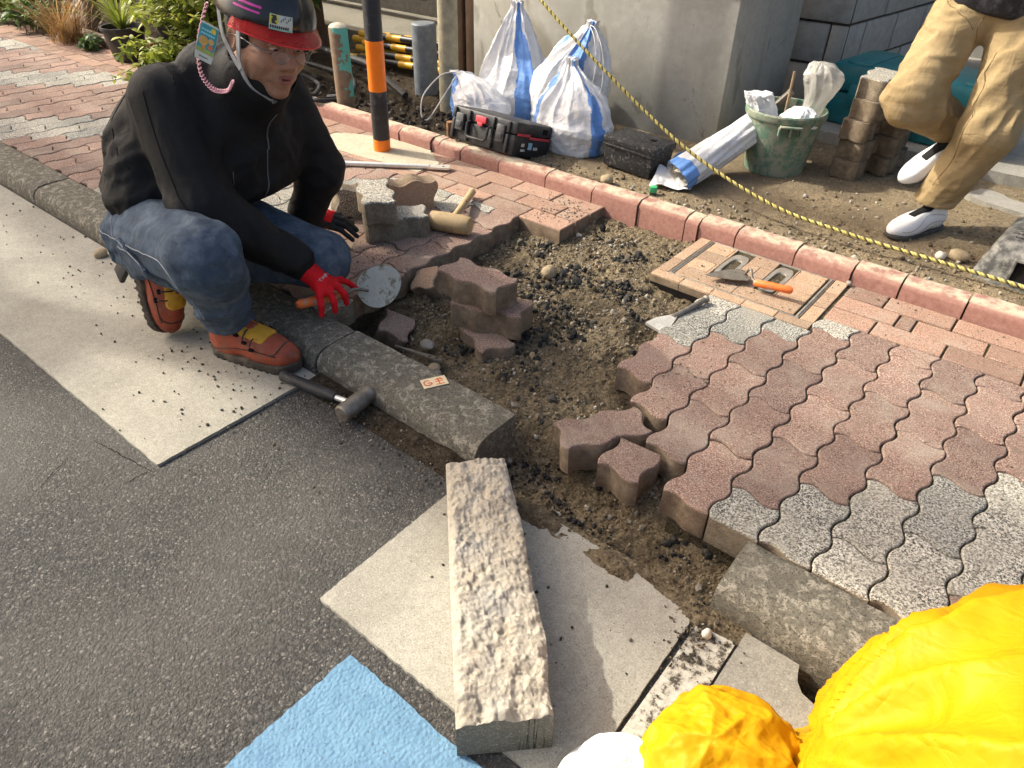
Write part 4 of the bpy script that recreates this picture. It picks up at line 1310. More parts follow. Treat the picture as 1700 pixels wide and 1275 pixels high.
# upturned step box at the right
def stepbox():
    t = empty('step_box', (.285, 1.325, .012), (0, 0, R(-4)), 'grey black plastic step box with a patterned top at the right edge', 'box')
    prof = [((0, 0), .0), ((.010, .010), .06), ((.030, .028), .125), ((.048, .045), .140), ((.060, .056), .143)]
    Wd, Dp = .48, .36
    rings = []
    for (ix, iy), z in prof:
        r_ = .03
        pts = []
        for cx_, cy_, a0 in ((Wd - ix - r_, Dp - iy - r_, 0), (ix + r_, Dp - iy - r_, 90), (ix + r_, iy + r_, 180), (Wd - ix - r_, iy + r_, 270)):
            for a in np.linspace(a0, a0 + 90, 6): pts.append((cx_ + r_ * math.cos(R(a)), cy_ + r_ * math.sin(R(a)), z))
        rings.append(pts)
    n = len(rings[0]); v = sum(rings, [])
    f = [(r_ * n + k, r_ * n + (k + 1) % n, (r_ + 1) * n + (k + 1) % n, (r_ + 1) * n + k) for r_ in range(len(rings) - 1) for k in range(n)]
    f.append(tuple((len(rings) - 1) * n + k for k in range(n)))
    M_ST = plain('step_plastic', (.085, .085, .08), .55, .35, 0, .4, 15, .001, 200, False, (.33, .32, .28), 28, (.42, .66))
    mb = MB(); mb.add(v, f); mb.build('shell', M_ST, t)
    n2 = NT('step_pattern'); c = n2.coord()
    d = n2.voro(42, c, 'DISTANCE_TO_EDGE')
    k_ = n2.ramp(d, [(.06, 1.0), (.16, 0.0)])
    col = n2.mix(k_, n2.ramp(n2.noise(20, 5, .7, c), [(.3, (.10, .10, .095)), (.7, (.27, .26, .235))]), (.025, .025, .025))
    m = n2.out(col, .6, .3, n2.bump(d, .01, .8))
    mb = MB(); mb.box((.072, .068, .1432), (Wd - .072, Dp - .068, .1455), bev=.001); mb.build('top_panel', m, t)
    mb = MB(); mb.add([(.115, -.004, .03), (.265, -.004, .03), (.265, .0105, .095), (.115, .0105, .095), (.115, .03, .03), (.265, .03, .03), (.265, .04, .095), (.115, .04, .095)],
                      [(0, 1, 2, 3), (0, 3, 7, 4), (1, 5, 6, 2), (2, 6, 7, 3), (0, 4, 5, 1)])
    mb.build('hand_hole', M_DARK, t, (0, .0035, 0))
    mb = MB()
    for a, b_ in (((.105, .022), (.275, .030)), ((.105, .095), (.275, .104)), ((.105, .030), (.115, .095)), ((.265, .030), (.275, .095))):
        mb.box((a[0], .000 - .006, a[1]), (b_[0], .012, b_[1]), bev=.002)
    mb.build('hand_hole_rim', M_ST, t)
stepbox()

# green bucket
def bucket():
    n = NT('bucket_green'); c = n.coord()
    col = n.ramp(n.noise(10, 4, .6, c), [(.3, (.085, .15, .105)), (.7, (.12, .20, .14))])
    col = n.mix(n.ramp(n.noise(22, 8, .75, c), [(.44, 0), (.56, .85)]), col, (.27, .265, .20))
    col = n.mix(n.ramp(n.noise(14, 6, .7, c), [(.60, 0), (.68, .6)]), col, (.05, .16, .14))
    m = n.out(col, .75, .25, n.bump(n.noise(60, 5, .7, c), .001, .6))
    t = empty('bucket', (-.635, 1.875, .010), (0, 0, R(15)), 'dirty green plastic bucket filled with white bags', 'bucket')
    mb = MB(); mb.lathe([(.0, .0), (.118, .0), (.126, .005), (.158, .236), (.168, .238), (.171, .246), (.171, .262), (.166, .268), (.159, .266), (.152, .236), (.120, .02), (0, .018)], 48); mb.build('body', m, t)
    for a in (R(-75), R(105)):
        A = RZ(a)
        mb = MB(); mb.box((.160, -.045, .228), (.190, .045, .236), 0, A, .003)
        for y in (-.045, 0, .041): mb.box((.158, y - .002, .195), (.186, y + .004, .2285), 0, A, .001)
        mb.build('lug', m, t)
    return t
bucket()
GW = 'white bags in the bucket'
M_THIN = NT('thin_plastic')
M_THIN = M_THIN.out((.62, .60, .54), .35, .4, M_THIN.bump(M_THIN.noise(40, 4, .6, None, 1.5), .006, .8), 0, Alpha=.62, Transmission_Weight=.25)
bag('plastic_bag', 'crumpled white bag with an open mouth at the left of the bucket', (-.72, 1.84, .20), .062, .055,
    [(0, .6, 0, 0, 0), (.2, 1.0, 0, 0, .03), (.5, 1.0, -.015, 0, .075), (.75, .95, -.03, -.01, .11), (.9, .95, -.035, -.012, .125), (1, .5, -.035, -.01, .112)], 8, [], 21, GW, 'bag', nth=120, nt=60, sag=.012)
bag('plastic_bag', 'smooth folded white bag at the right of the bucket', (-.565, 1.845, .205), .085, .065,
    [(0, .6, 0, 0, 0), (.2, 1.0, 0, 0, .02), (.55, .95, 0, 0, .055), (.8, .6, .005, 0, .082), (.93, .3, .01, 0, .092), (1, .05, .01, 0, .094)], 5, [], 24, GW, 'bag', nth=120, nt=60, sag=.01)
bag('plastic_bag', 'translucent crumpled plastic bag puffed up at the back of the bucket', (-.545, 1.95, .22), .075, .06,
    [(0, .35, -.02, 0, 0), (.15, .55, -.01, 0, .03), (.35, .65, 0, 0, .09), (.55, 1.0, .005, 0, .155), (.75, 1.0, .0, 0, .20), (.9, .65, -.01, 0, .23), (1, .1, -.02, 0, .238)], 7, [], 27, GW, 'bag', [M_THIN, M_THIN], nth=120, nt=60, sag=.02)
mb = MB(); mb.tube([(-.655, 1.93, .10), (-.672, 1.97, .40)], .006, 8); t = mb.build('stick', plain('stick_wood', (.30, .21, .13), .8, .2)); tag(t, 'thin brown stick poking up out of the bucket', 'stick')
mb = MB(); mb.box((-.05, -.018, -.014), (.05, .018, .014), bev=.006)
t = mb.build('mud_clod', M_IRON, None, (-.70, 1.99, .275), (0, R(-50), R(30))); tag(t, 'dark muddy lump of metal leaning in the bucket back', 'scrap')

# rolled sack
def rolled():
    t = empty('rolled_sack', (-.835, 1.40, .075), (0, 0, 0), 'white sack rolled up with blue ends leaning beside the bucket', 'sack')
    L_, n, nt = .46, 120, 60
    d = Vector((.10, .44, .115)).normalized()
    A = axis_mat((0, 0, 0), d)
    v, f, mi = [], [], []
    for i in range(nt):
        s_ = i / (nt - 1)
        for k in range(n):
            q = TAU * k / n
            e = 1 + .05 * math.sin(3 * q + 4 * s_) + .03 * math.sin(7 * q - 6 * s_ + 1) + .025 * math.sin(13 * q + 9 * s_)
            ry_, rz_ = .078 * (1 - .12 * s_) * e, .064 * (1 - .12 * s_) * e
            y, z = ry_ * math.cos(q), rz_ * math.sin(q)
            x = -.04 + (L_ + .04) * s_ + (.035 * math.cos(q * 1.0 + .6) if i < 3 else 0) * (1 - i / 3)
            v.append(A @ Vector((x, y, max(z, -.064))))
    for i in range(nt - 1):
        for k in range(n):
            f.append((i * n + k, (i + 1) * n + k, (i + 1) * n + (k + 1) % n, i * n + (k + 1) % n))
            q = k / n
            mi.append(1 if (i < 5 and .0 < q < .62) or (.05 < q < .13 and i < 30) else 0)
    f.append(tuple((nt - 1) * n + k for k in range(n))); mi.append(0)
    me = mesh('outer_wrap', [tuple(a) for a in v], f, [M_SACK, M_SACKB], None); me.polygons.foreach_set('material_index', mi); shade(me, 180); link('outer_wrap', me, t)
    # the inner layers seen at the open end
    v, f = [], []
    N = 150
    for k in range(N):
        q = k / N * TAU * 2.6
        r_ = .070 * (1 - .78 * k / N)
        e = 1 + .08 * math.sin(5 * q)
        for x in (-.03 + .012 * math.sin(q * 1.3), .20):
            v.append(A @ Vector((x, r_ * e * math.cos(q + .5), .84 * r_ * e * math.sin(q + .5))))
    for k in range(N - 1): f.append((2 * k, 2 * k + 1, 2 * k + 3, 2 * k + 2))
    link('inner_wrap', mesh('inner_wrap', [tuple(a) for a in v], f, m_cloth('sack_inner', (.62, .58, .50), .7, .2), 180), t)
    # loose flap lying in front
    nx, ny = 40, 24
    def hf(X, Y):
        P = np.stack([X, Y, 0 * X], -1)
        return .018 + .020 * fbm(P, 14, 3, .5, 2) + .03 * np.clip((Y + .02) / .08, 0, 1)
    me = grid_mesh('flap', -.115, .055, nx, -.075, .075, ny, hf, M_SACK)
    link('flap', me, t, (-.01, .0, -.066), (0, 0, R(15)))
    # blue hem loop standing at the left
    pts = [(-.115, .03, -.05), (-.120, .06, -.02), (-.11, .10, .010), (-.085, .14, .015), (-.06, .19, .0)]
    P = catmull(pts, 8); mbv, mbf = [], []
    for i, p in enumerate(P): mbv += [p + Vector((.0, -.004, -.018)), p + Vector((.012, .010, .016))]
    for i in range(len(P) - 1): mbf.append((2 * i, 2 * i + 2, 2 * i + 3, 2 * i + 1))
    link('blue_hem', mesh('blue_hem', [tuple(a) for a in mbv], mbf, M_SACKB, 180), t)
rolled()

# teal tool case
M_TEAL = plain('teal_plastic', (.012, .135, .155), .4, .4, 0, .2, 12, .0005, 250, False, (.09, .15, .15), 10, (.55, .8))
t = empty('tool_case', (-.70, 2.56, .064), (0, 0, R(-7)), 'large teal plastic tool case behind the paver stack', 'tool case')
mb = MB(); mb.box((0, 0, 0), (.80, .40, .15), bev=.016, taper=.012); mb.build('body', M_TEAL, t)
mb = MB(); mb.box((-.004, -.004, .152), (.804, .404, .285), bev=.035)
for x in (.06, .33, .60): mb.box((x, .02, .27), (x + .12, .37, .293), bev=.008)
mb.build('lid', M_TEAL, t)
for x in (.12, .60): mb = MB(); mb.box((x, -.016, .10), (x + .07, .0, .20), bev=.005); mb.build('latch', M_TEAL, t)
mb = MB(); mb.tube([(.21, -.005, .085), (.21, -.04, .075), (.22, -.048, .06), (.43, -.048, .06), (.44, -.04, .075), (.44, -.005, .085)], .012, 10); mb.build('handle', M_RUBBER, t)
mb = MB(); mb.box((.20, -.006, .03), (.45, .004, .10), bev=.003); mb.build('grip_recess', plain('case_black', (.02, .022, .024), .6, .3), t)

# work gloves and paper on the slab
def sdf_obj(name, f, lo, hi, h, mat, parent=None, sm=2):
    V, F = surface_nets(f, lo, hi, h)
    me = mesh(name, V, F, mat, 180)
    o = link(name, me, parent)
    if sm:
        bm = bmesh.new(); bm.from_mesh(me)
        for _ in range(sm): bmesh.ops.smooth_vert(bm, verts=bm.verts, factor=.5, use_axis_x=True, use_axis_y=True, use_axis_z=True)
        bm.to_mesh(me); bm.free()
        me.polygons.foreach_set('use_smooth', [True] * len(me.polygons))
    return o
def f_strap(P):
    d = sd_cone(P, (.30, 2.42, .085), (.42, 2.36, .085), .026, .022)
    d = smin(d, sd_cone(P, (.36, 2.40, .09), (.58, 2.26, .085), .022, .02), .02)
    d = smin(d, sd_cone(P, (.30, 2.44, .095), (.38, 2.45, .12), .024, .026), .02)
    d = smin(d, sd_cone(P, (.50, 2.30, .085), (.55, 2.12, .06), .018, .014), .02)
    return d + .006 * ridged(P, 30, 2, .5, 4)
o = sdf_obj('harness', f_strap, (.24, 2.08, .03), (.64, 2.50, .17), .007, plain('harness_black', (.03, .028, .026), .8, .2, 0, .5, 60, .002, 200, False, (.13, .11, .09), 30))
tag(o, 'tangled black webbing harness lying on the concrete slab', 'harness')
mb = MB(); v = []; 
def hfp(X, Y): return .012 + .03 * np.clip((X - .05) / .1, 0, 1) ** 2 + .006 * np.sin(Y * 40)
o = link('paper_sheet', grid_mesh('paper_sheet', 0, .15, 10, 0, .21, 12, hfp, plain('paper', (.62, .62, .62), .8, .2, 0, .05)), None, (.33, 2.86, .058), (0, 0, R(25)))
tag(o, 'crumpled sheet of white paper lying on the slab', 'paper')

# yellow waterproof sack
def m_yellow():
    n = NT('yellow_nylon'); c = n.coord()
    col = n.ramp(n.noise(7, 3, .5, c), [(.3, (.47, .232, .002)), (.7, (.52, .265, .003))])
    v1 = n.noise(9, 2, .5, n.scale((1.0, .5, 1.0)), .5); r1 = n.math('ABSOLUTE', n.math('SUBTRACT', v1, .5))
    v2 = n.noise(30, 2, .5, n.scale((.6, 1.0, 1.0)), .4); r2_ = n.math('ABSOLUTE', n.math('SUBTRACT', v2, .5))
    nr = n.bump(r1, .030, .8); nr = n.bump(r2_, .007, .7, nr)
    return n.out(col, .55, .15, nr, 0)
M_YEL = m_yellow()
def blob(name, c, r, seed, parent, amp=.03, nth=260, nph=170, dirs=(), flat=-.062):
    ph, th = np.meshgrid(np.linspace(.02, math.pi - .02, nph), np.linspace(0, TAU, nth, endpoint=False), indexing='ij')
    D = np.stack([np.sin(ph) * np.cos(th), np.sin(ph) * np.sin(th), np.cos(ph)], -1)
    d = amp * ridged(D, 1.5, 2, .5, seed) + amp * .9 * fbm(D, 1.2, 2, .5, seed + 3) + amp * .22 * ridged(D, 5.0, 2, .5, seed + 6)
    for (px_, py_, pz_, k_, a_) in dirs:      # folds running out from a gather point
        g_ = np.array((px_, py_, pz_)); g_ = g_ / np.linalg.norm(g_)
        e1 = np.cross(g_, (0, 0, 1.0)); e1 /= np.linalg.norm(e1); e2 = np.cross(g_, e1)
        an = np.arctan2(D @ e2, D @ e1); di = np.arccos(np.clip(D @ g_, -1, 1))
        d = d + a_ * np.exp(-di * 1.3) * np.clip(di / .5, 0, 1) * (1 - 2 * np.abs(np.sin(an * k_ * .5 + 1.5 * fbm(D, 2.0, 2, .5, seed))))
    V = np.array(c) + D * (np.array(r) * (1 + d[..., None] / np.mean(r)))
    V[..., 2] = np.maximum(V[..., 2], flat + .004 * fbm(D, 4, 2))
    idx = np.arange(nph * nth).reshape(nph, nth); a, b = idx[:-1], idx[1:]
    q = np.stack([a, b, np.roll(b, -1, 1), np.roll(a, -1, 1)], -1).reshape(-1, 4).tolist()
    q += [tuple(idx[0].tolist()), tuple(reversed(idx[-1].tolist()))]
    return link(name, mesh(name, V.reshape(-1, 3).tolist(), q, M_YEL, 180), parent)
t = empty('yellow_sack', (.66, -.60, ROAD), (0, 0, 0), 'crumpled bright yellow waterproof sack with a knotted lump at its neck', 'sack')
mat_off = Vector((-.66, .60, -ROAD))
o = blob('sack_body', (.785, -.62, .03), (.325, .46, .385), 3, t, .014, dirs=((-.8, -.1, .2, 15, .040), (.1, .75, .6, 9, .026), (.3, -.5, .8, 7, .018))); o.location = mat_off
o = blob('knotted_top', (.378, -.715, .018), (.118, .114, .11), 9, t, .012, 200, 130, dirs=((.75, .45, .2, 9, .016), (-.2, -.2, .9, 5, .010))); o.location = mat_off
mb = MB(); mb.tube(catmull([(.42, -.655, .0), (.455, -.625, .015), (.485, -.61, .01), (.53, -.60, .02)], 6), [.055] * 7 + [.035] * 6 + [.05] * 6, 14)
o = mb.build('gathered_neck', M_YEL, t, mat_off, None, 180)
o = blob('x', (.275, -.835, -.02), (.10, .10, .07), 15, None, .008, 120, 80); o.name = 'white_sack'; o.data.materials.clear(); o.data.materials.append(m_cloth('plain_white', (.78, .78, .75), .5, .3)); tag(o, 'smooth white sack just showing below the yellow lump', 'sack')

# ================================================================== PLANTS
def leaf_mesh(name, spots, mat, L0=.05, W0=.018, curl=.3, seed=1, seg=3):
    rg = np.random.default_rng(seed); v, f = [], []
    for (p, d, s_) in spots:
        d = Vector(d).normalized(); side = d.cross(Vector((0, 0, 1)) + Vector(rg.normal(0, .3, 3))).normalized(); nr = side.cross(d)
        L_, Wd = L0 * s_, W0 * s_; b = len(v)
        for i in range(seg + 1):
            q = i / seg; w = Wd * math.sin(math.pi * min(.97, .12 + .88 * q)) if i < seg else .0006
            c_ = Vector(p) + d * L_ * q - nr * 0 + Vector((0, 0, -curl * L_ * q * q))
            v += [c_ - side * w, c_ + side * w]
        for i in range(seg): f.append((b + 2 * i, b + 2 * i + 1, b + 2 * i + 3, b + 2 * i + 2))
    return mesh(name, [tuple(a) for a in v], f, mat, 180)
def m_leaf(name, a, b_, c_):
    n = NT(name); g = n.N.new('ShaderNodeNewGeometry')
    col = n.ramp(g.outputs['Random Per Island'], [(0, a), (.5, b_), (1, c_)])
    m = n.out(col, .5, .4)
    n.b.inputs['Transmission Weight'].default_value = 0.0
    tr = n.N.new('ShaderNodeBsdfTranslucent'); n.L(col, tr.inputs[0]); ad = n.N.new('ShaderNodeMixShader'); ad.inputs[0].default_value = .35
    n.L(n.b.outputs[0], ad.inputs[1]); n.L(tr.outputs[0], ad.inputs[2]); n.L(ad.outputs[0], n.N['Material Output'].inputs[0])
    return m
M_LIME = m_leaf('lime_leaf', (.14, .19, .03), (.28, .33, .045), (.44, .44, .08))
M_GRN = m_leaf('green_leaf', (.04, .09, .02), (.08, .15, .03), (.15, .22, .05))
M_DRY = m_leaf('dry_leaf', (.20, .10, .035), (.33, .19, .07), (.45, .30, .13))
M_STEM = plain('stem', (.10, .09, .045), .8, .2)
M_POT = plain('pot_black', (.03, .027, .025), .5, .35, 0, .3, 15, 0, 100, False, (.10, .085, .06), 12)
def pot(parent, r, h, mat=None):
    mb = MB(); mb.lathe([(0, 0), (r * .72, 0), (r * .75, .006), (r, h - .02), (r * 1.07, h - .018), (r * 1.07, h), (r * .97, h), (r * .93, h - .03), (0, h - .03)], 28)
    return mb.build('pot', mat or M_POT, parent)
def bushy(name, label, loc, r, h, n, mat, potr=.11, poth=.19, seed=1, L0=.05, W0=.016, group=None, trail=0.0, lean=(0, 0)):
    rg = np.random.default_rng(seed)
    t = empty(name, loc, (0, 0, 0), label, 'plant', group)
    if potr: pot(t, potr, poth)
    else: poth = 0
    spots, mb = [], MB()
    ns = max(10, n // 26)
    for s_ in range(ns):
        a = rg.uniform(0, TAU); rad = r * math.sqrt(rg.uniform(0, 1)); top = h * rg.uniform(.45, 1.0) * (1 - .45 * (rad / r) ** 2)
        p0 = Vector((rg.normal(0, potr * .3 if potr else r * .3), rg.normal(0, potr * .3 if potr else r * .3), poth - .03 if potr else 0))
        p2 = Vector((rad * math.cos(a) + lean[0], rad * math.sin(a) + lean[1], poth + top))
        if trail and rg.uniform() < trail: p2.z = rg.uniform(.02, poth); p2.x *= 1.15; p2.y *= 1.15
        p1 = (p0 + p2) / 2 + Vector((0, 0, .12 * h + (.5 * poth if p2.z < poth else 0)))
        pts = [p0 * (1 - q) ** 2 + p1 * 2 * q * (1 - q) + p2 * q * q for q in np.linspace(0, 1, 7)]
        mb.tube(pts, [.0035 - .0004 * i for i in range(7)], 5)
        for k in range(int(n / ns)):
            q = rg.uniform(.25, 1.0); i = min(5, int(q * 6)); p = pts[i].lerp(pts[i + 1], q * 6 - i)
            d = Vector((rg.normal(), rg.normal(), rg.normal(.25, .6)))
            spots.append((p + d * .004, d, rg.uniform(.6, 1.25)))
    mb.build('stems', M_STEM, t, None, None, 180)
    me = leaf_mesh('foliage', spots, mat, L0, W0, .35, seed)
    link('foliage', me, t)
    return t
bushy('potted_shrub', 'lime green bushy shrub in a black pot by the worker\'s back', (-3.85, 1.12, .0), .42, .48, 1900, M_LIME, .14, .20, 3, .055, .014, 'potted plants on the pavement', .10)
bushy('potted_shrub', 'yellow green trailing shrub spilling onto the pavers', (-3.90, .88, .0), .27, .26, 900, M_LIME, .09, .12, 5, .05, .014, 'potted plants on the pavement', .45, (.06, -.05))
bushy('potted_shrub', 'tall feathery green shrub in a pot behind the lime one', (-4.45, 1.25, .0), .30, .45, 1000, M_LIME, .12, .20, 8, .075, .007, 'potted plants on the pavement', .1)
bushy('potted_shrub', 'leafy green shrub at the far back of the pots', (-4.0, 1.75, .0), .42, .65, 1300, M_GRN, .14, .2, 11, .06, .02, 'potted plants on the pavement', 0)
bushy('weed', 'low green weed clump at the foot of the boards', (-5.85, 1.02, .0), .32, .34, 700, M_GRN, 0, 0, 14, .05, .016, 'weeds along the fence')
bushy('weed', 'leafy green weed clump left of the dry grass', (-6.5, 1.05, .0), .38, .42, 700, M_LIME, 0, 0, 17, .055, .018, 'weeds along the fence')
bushy('weed', 'small green weed between the dry grass and the pots', (-5.05, 1.0, .0), .16, .10, 220, M_GRN, 0, 0, 19, .04, .012, 'weeds along the fence')
# strap leaved plant in a black pot
t = empty('strap_plant', (-4.62, .98, 0), (0, 0, 0), 'strap leaved plant in a tapered black pot at the pavement edge', 'plant', 'potted plants on the pavement')
pot(t, .125, .20)
rg = np.random.default_rng(4); v, f = [], []
for k in range(70):
    a = rg.uniform(0, TAU); L_ = rg.uniform(.22, .42); el = rg.uniform(.6, 1.35); b0 = len(v); w = rg.uniform(.004, .008)
    d = Vector((math.cos(a), math.sin(a), 0)); sd = Vector((-math.sin(a), math.cos(a), 0))
    for i in range(8):
        q = i / 7; c_ = Vector((0, 0, .17)) + d * (L_ * q * math.cos(el) + .10 * q * q) + Vector((0, 0, L_ * math.sin(el) * q - .28 * L_ * q ** 2.4))
        ww = w * (1 - q) ** .5 + .0004
        v += [tuple(c_ - sd * ww), tuple(c_ + sd * ww)]
    for i in range(7): f.append((b0 + 2 * i, b0 + 2 * i + 1, b0 + 2 * i + 3, b0 + 2 * i + 2))
link('foliage', mesh('foliage', v, f, M_LIME, 180), t)
# dry grass tuft
t = empty('dry_grass', (-5.40, .95, 0), (0, 0, 0), 'dead brown grass tuft at the pavement edge on the left', 'plant')
v, f = [], []
for k in range(260):
    a = rg.uniform(0, TAU); L_ = rg.uniform(.18, .5); el = rg.uniform(.85, 1.5); b0 = len(v); w = rg.uniform(.0012, .003)
    d = Vector((math.cos(a), math.sin(a), 0)); sd = Vector((-math.sin(a), math.cos(a), 0)); o0 = Vector((rg.normal(0, .05), rg.normal(0, .05), 0))
    for i in range(5):
        q = i / 4; c_ = o0 + d * (L_ * q * math.cos(el) + .08 * q * q) + Vector((0, 0, L_ * math.sin(el) * q * (1 - .25 * q)))
        v += [tuple(c_ - sd * w), tuple(c_ + sd * w)]
    for i in range(4): f.append((b0 + 2 * i, b0 + 2 * i + 1, b0 + 2 * i + 3, b0 + 2 * i + 2))
link('foliage', mesh('foliage', v, f, M_DRY, 180), t)
mb = MB(); mb.tube([(-.09, .22, 0), (-.07, .24, .3), (-.05, .22, .9)], [.06, .052, .045], 12)
mb.build('stump', plain('bark', (.17, .125, .08), .9, .2, 0, .35, 25, .004, 60), t)
# coloured pots among the plants
for k, (x, y, r_, h, cc, lab) in enumerate(((-4.28, 1.02, .07, .13, (.40, .09, .075), 'small red pot among the lime green plants'), (-3.72, .93, .06, .11, (.10, .24, .30), 'small blue pot half hidden behind the worker'))):
    t = empty('flower_pot', (x, y, 0), (0, 0, 0), lab, 'pot'); pot(t, r_, h, plain('pot_col%d' % k, cc, .5, .3))
# boards behind the plants
t = empty('board_fence', (0, 0, 0), (0, 0, 0), 'dark brown board fence behind the plants on the left', 'fence')
M_FEN = plain('fence_board', (.075, .05, .035), .85, .2, 0, .35, 9, .002, 60, True)
for k in range(9):
    mb = MB(); mb.box((-9, 1.95, .02 + k * .145), (-3.95, 1.975, .155 + k * .145), bev=.003); mb.build('board', M_FEN, t, (0, random.gauss(0, .003), 0))
for x in (-8.2, -6.6, -5.0, -4.02):
    mb = MB(); mb.box((x, 1.98, -.05), (x + .07, 2.05, 1.4), bev=.003); mb.build('post', M_FEN, t)
mb = MB(); mb.box((-6.4, 1.18, -.02), (-4.4, 1.24, .075), bev=.005); o = mb.build('ground_beam', plain('grey_beam', (.17, .14, .11), .9, .2, 0, .3, 10, .002)); tag(o, 'weathered timber beam lying along the pavement edge behind the pots', 'timber')

# ================================================================== PEOPLE
def adopt(o, parent, M=None, ploc=None):
    o.parent = parent
    o.matrix_parent_inverse = Matrix.Translation(-Vector(parent['_loc']))
    o.matrix_basis = M if M is not None else Matrix.Identity(4)
    return o
def person(label, loc):
    t = empty('person', loc, (0, 0, 0), label, 'person')
    t['_loc'] = list(loc)
    return t
def sdf_part(name, f, lo, hi, h, mat, parent, M=None, sm=1):
    o = sdf_obj(name, f, lo, hi, h, mat, None, sm)
    return adopt(o, parent, M)
def aniso(P, d, along, across, seed=0, oct=3):
    """ridged noise stretched along direction d"""
    d = np.array(d, float); d /= np.linalg.norm(d)
    a = P @ d
    q = P - a[..., None] * d
    return ridged(q * across + (a * along)[..., None] * d, 1.0, oct, .5, seed)

# --- materials
def m_fabric(name, col, rough=.65, spec=.35, wsc=1400, var=.2, fade=None, fsc=7, fr=(.5, .7), crease=.004, csc=26, sheen=0.0, stretch=None):
    n = NT(name); c = n.coord()
    cc = n.ramp(n.noise(18, 5, .6, c), [(.3, tuple(x * (1 - var) for x in col)), (.7, tuple(x * (1 + var) for x in col))])
    if fade: cc = n.mix(n.ramp(n.noise(fsc, 7, .7, c), [(fr[0], 0), (fr[1], .6)]), cc, fade)
    w = n.math('ABSOLUTE', n.math('SUBTRACT', n.noise(csc, 3, .5, n.scale(stretch) if stretch else c, .5 if stretch else 1.2), .5))
    if stretch:
        w2 = n.math('ABSOLUTE', n.math('SUBTRACT', n.noise(csc * 2.1, 3, .5, n.scale((stretch[2], stretch[0], stretch[1])), .5), .5))
        w = n.math('ADD', w, n.math('MULTIPLY', w2, .45))
    nr = n.bump(w, crease, .6)
    nr = n.bump(n.noise(wsc, 2, .5, c), .0005, .5, nr)
    return n.out(cc, rough, spec, nr, 0, Sheen_Weight=sheen, Sheen_Roughness=.5)
M_JACK = m_fabric('black_softshell', (.0095, .0095, .0100), .72, .22, 1600, .2, (.016, .016, .016), 5, (.5, .75), .005, 16)
M_JEAN = m_fabric('faded_denim', (.048, .068, .098), .88, .15, 1100, .3, (.16, .20, .245), 15, (.46, .74), .012, 14, stretch=(.6, .8, 1.7))
M_KHAKI = m_fabric('khaki_cotton', (.30, .222, .115), .88, .15, 1200, .12, (.36, .275, .15), 9, (.48, .75), .012, 12, stretch=(.55, .55, 1.9))
def m_skin():
    n = NT('skin'); c = n.coord(); x, y, z = n.sep()
    col = n.ramp(n.noise(30, 4, .6, c), [(.3, (.33, .165, .098)), (.7, (.42, .225, .14))])
    st = n.math('MULTIPLY', n.ramp(z, [(.0, 0), (1, 0)]) if False else n.math('LESS_THAN', z, -.036), n.math('GREATER_THAN', x, .03))
    st = n.math('MULTIPLY', st, n.ramp(n.noise(420, 2, .6, c), [(.48, 0), (.62, .45)]))
    col = n.mix(st, col, (.06, .045, .04))
    rd = n.ramp(n.noise(14, 3, .5, c), [(.45, 0), (.8, .35)])
    col = n.mix(rd, col, (.40, .15, .10))
    nr = n.bump(n.noise(260, 4, .6, c), .0009, .6)
    return n.out(col, .5, .4, nr, 0, Subsurface_Weight=.12, Subsurface_Radius=(.012, .005, .003), Subsurface_Scale=.5)
M_SKIN = m_skin()
M_LIP = plain('lip', (.30, .105, .085), .45, .4)
M_HAIR = plain('black_hair', (.012, .011, .011), .6, .4, 0, .3, 200, .002, 400)
M_HELM = plain('helmet_black', (.014, .014, .016), .22, .5, 0, .2, 10, 0, 100, False, (.06, .058, .05), 12, (.58, .85))
M_GREY = plain('grey_webbing', (.26, .26, .26), .7, .3)
M_GRED = m_fabric('glove_red', (.58, .006, .012), .75, .25, 800, .1, None, 7, (.5, .7), .003, 40)
M_GBLK = m_fabric('glove_black', (.018, .018, .017), .7, .3, 500, .3, (.06, .055, .05), 12, (.5, .75), .004, 60)
M_BRED = plain('boot_red', (.30, .060, .028), .55, .35, 0, .3, 20, .001, 200, False, (.20, .10, .06), 25, (.5, .72))
M_BYEL = plain('boot_yellow', (.52, .27, .025), .6, .3, 0, .2, 25, .001, 200, False, (.16, .10, .04), 40, (.58, .75))
M_SOLE = plain('boot_sole', (.055, .045, .036), .85, .2, 0, .4, 30, .002, 120, False, (.17, .14, .10), 20, (.5, .7))

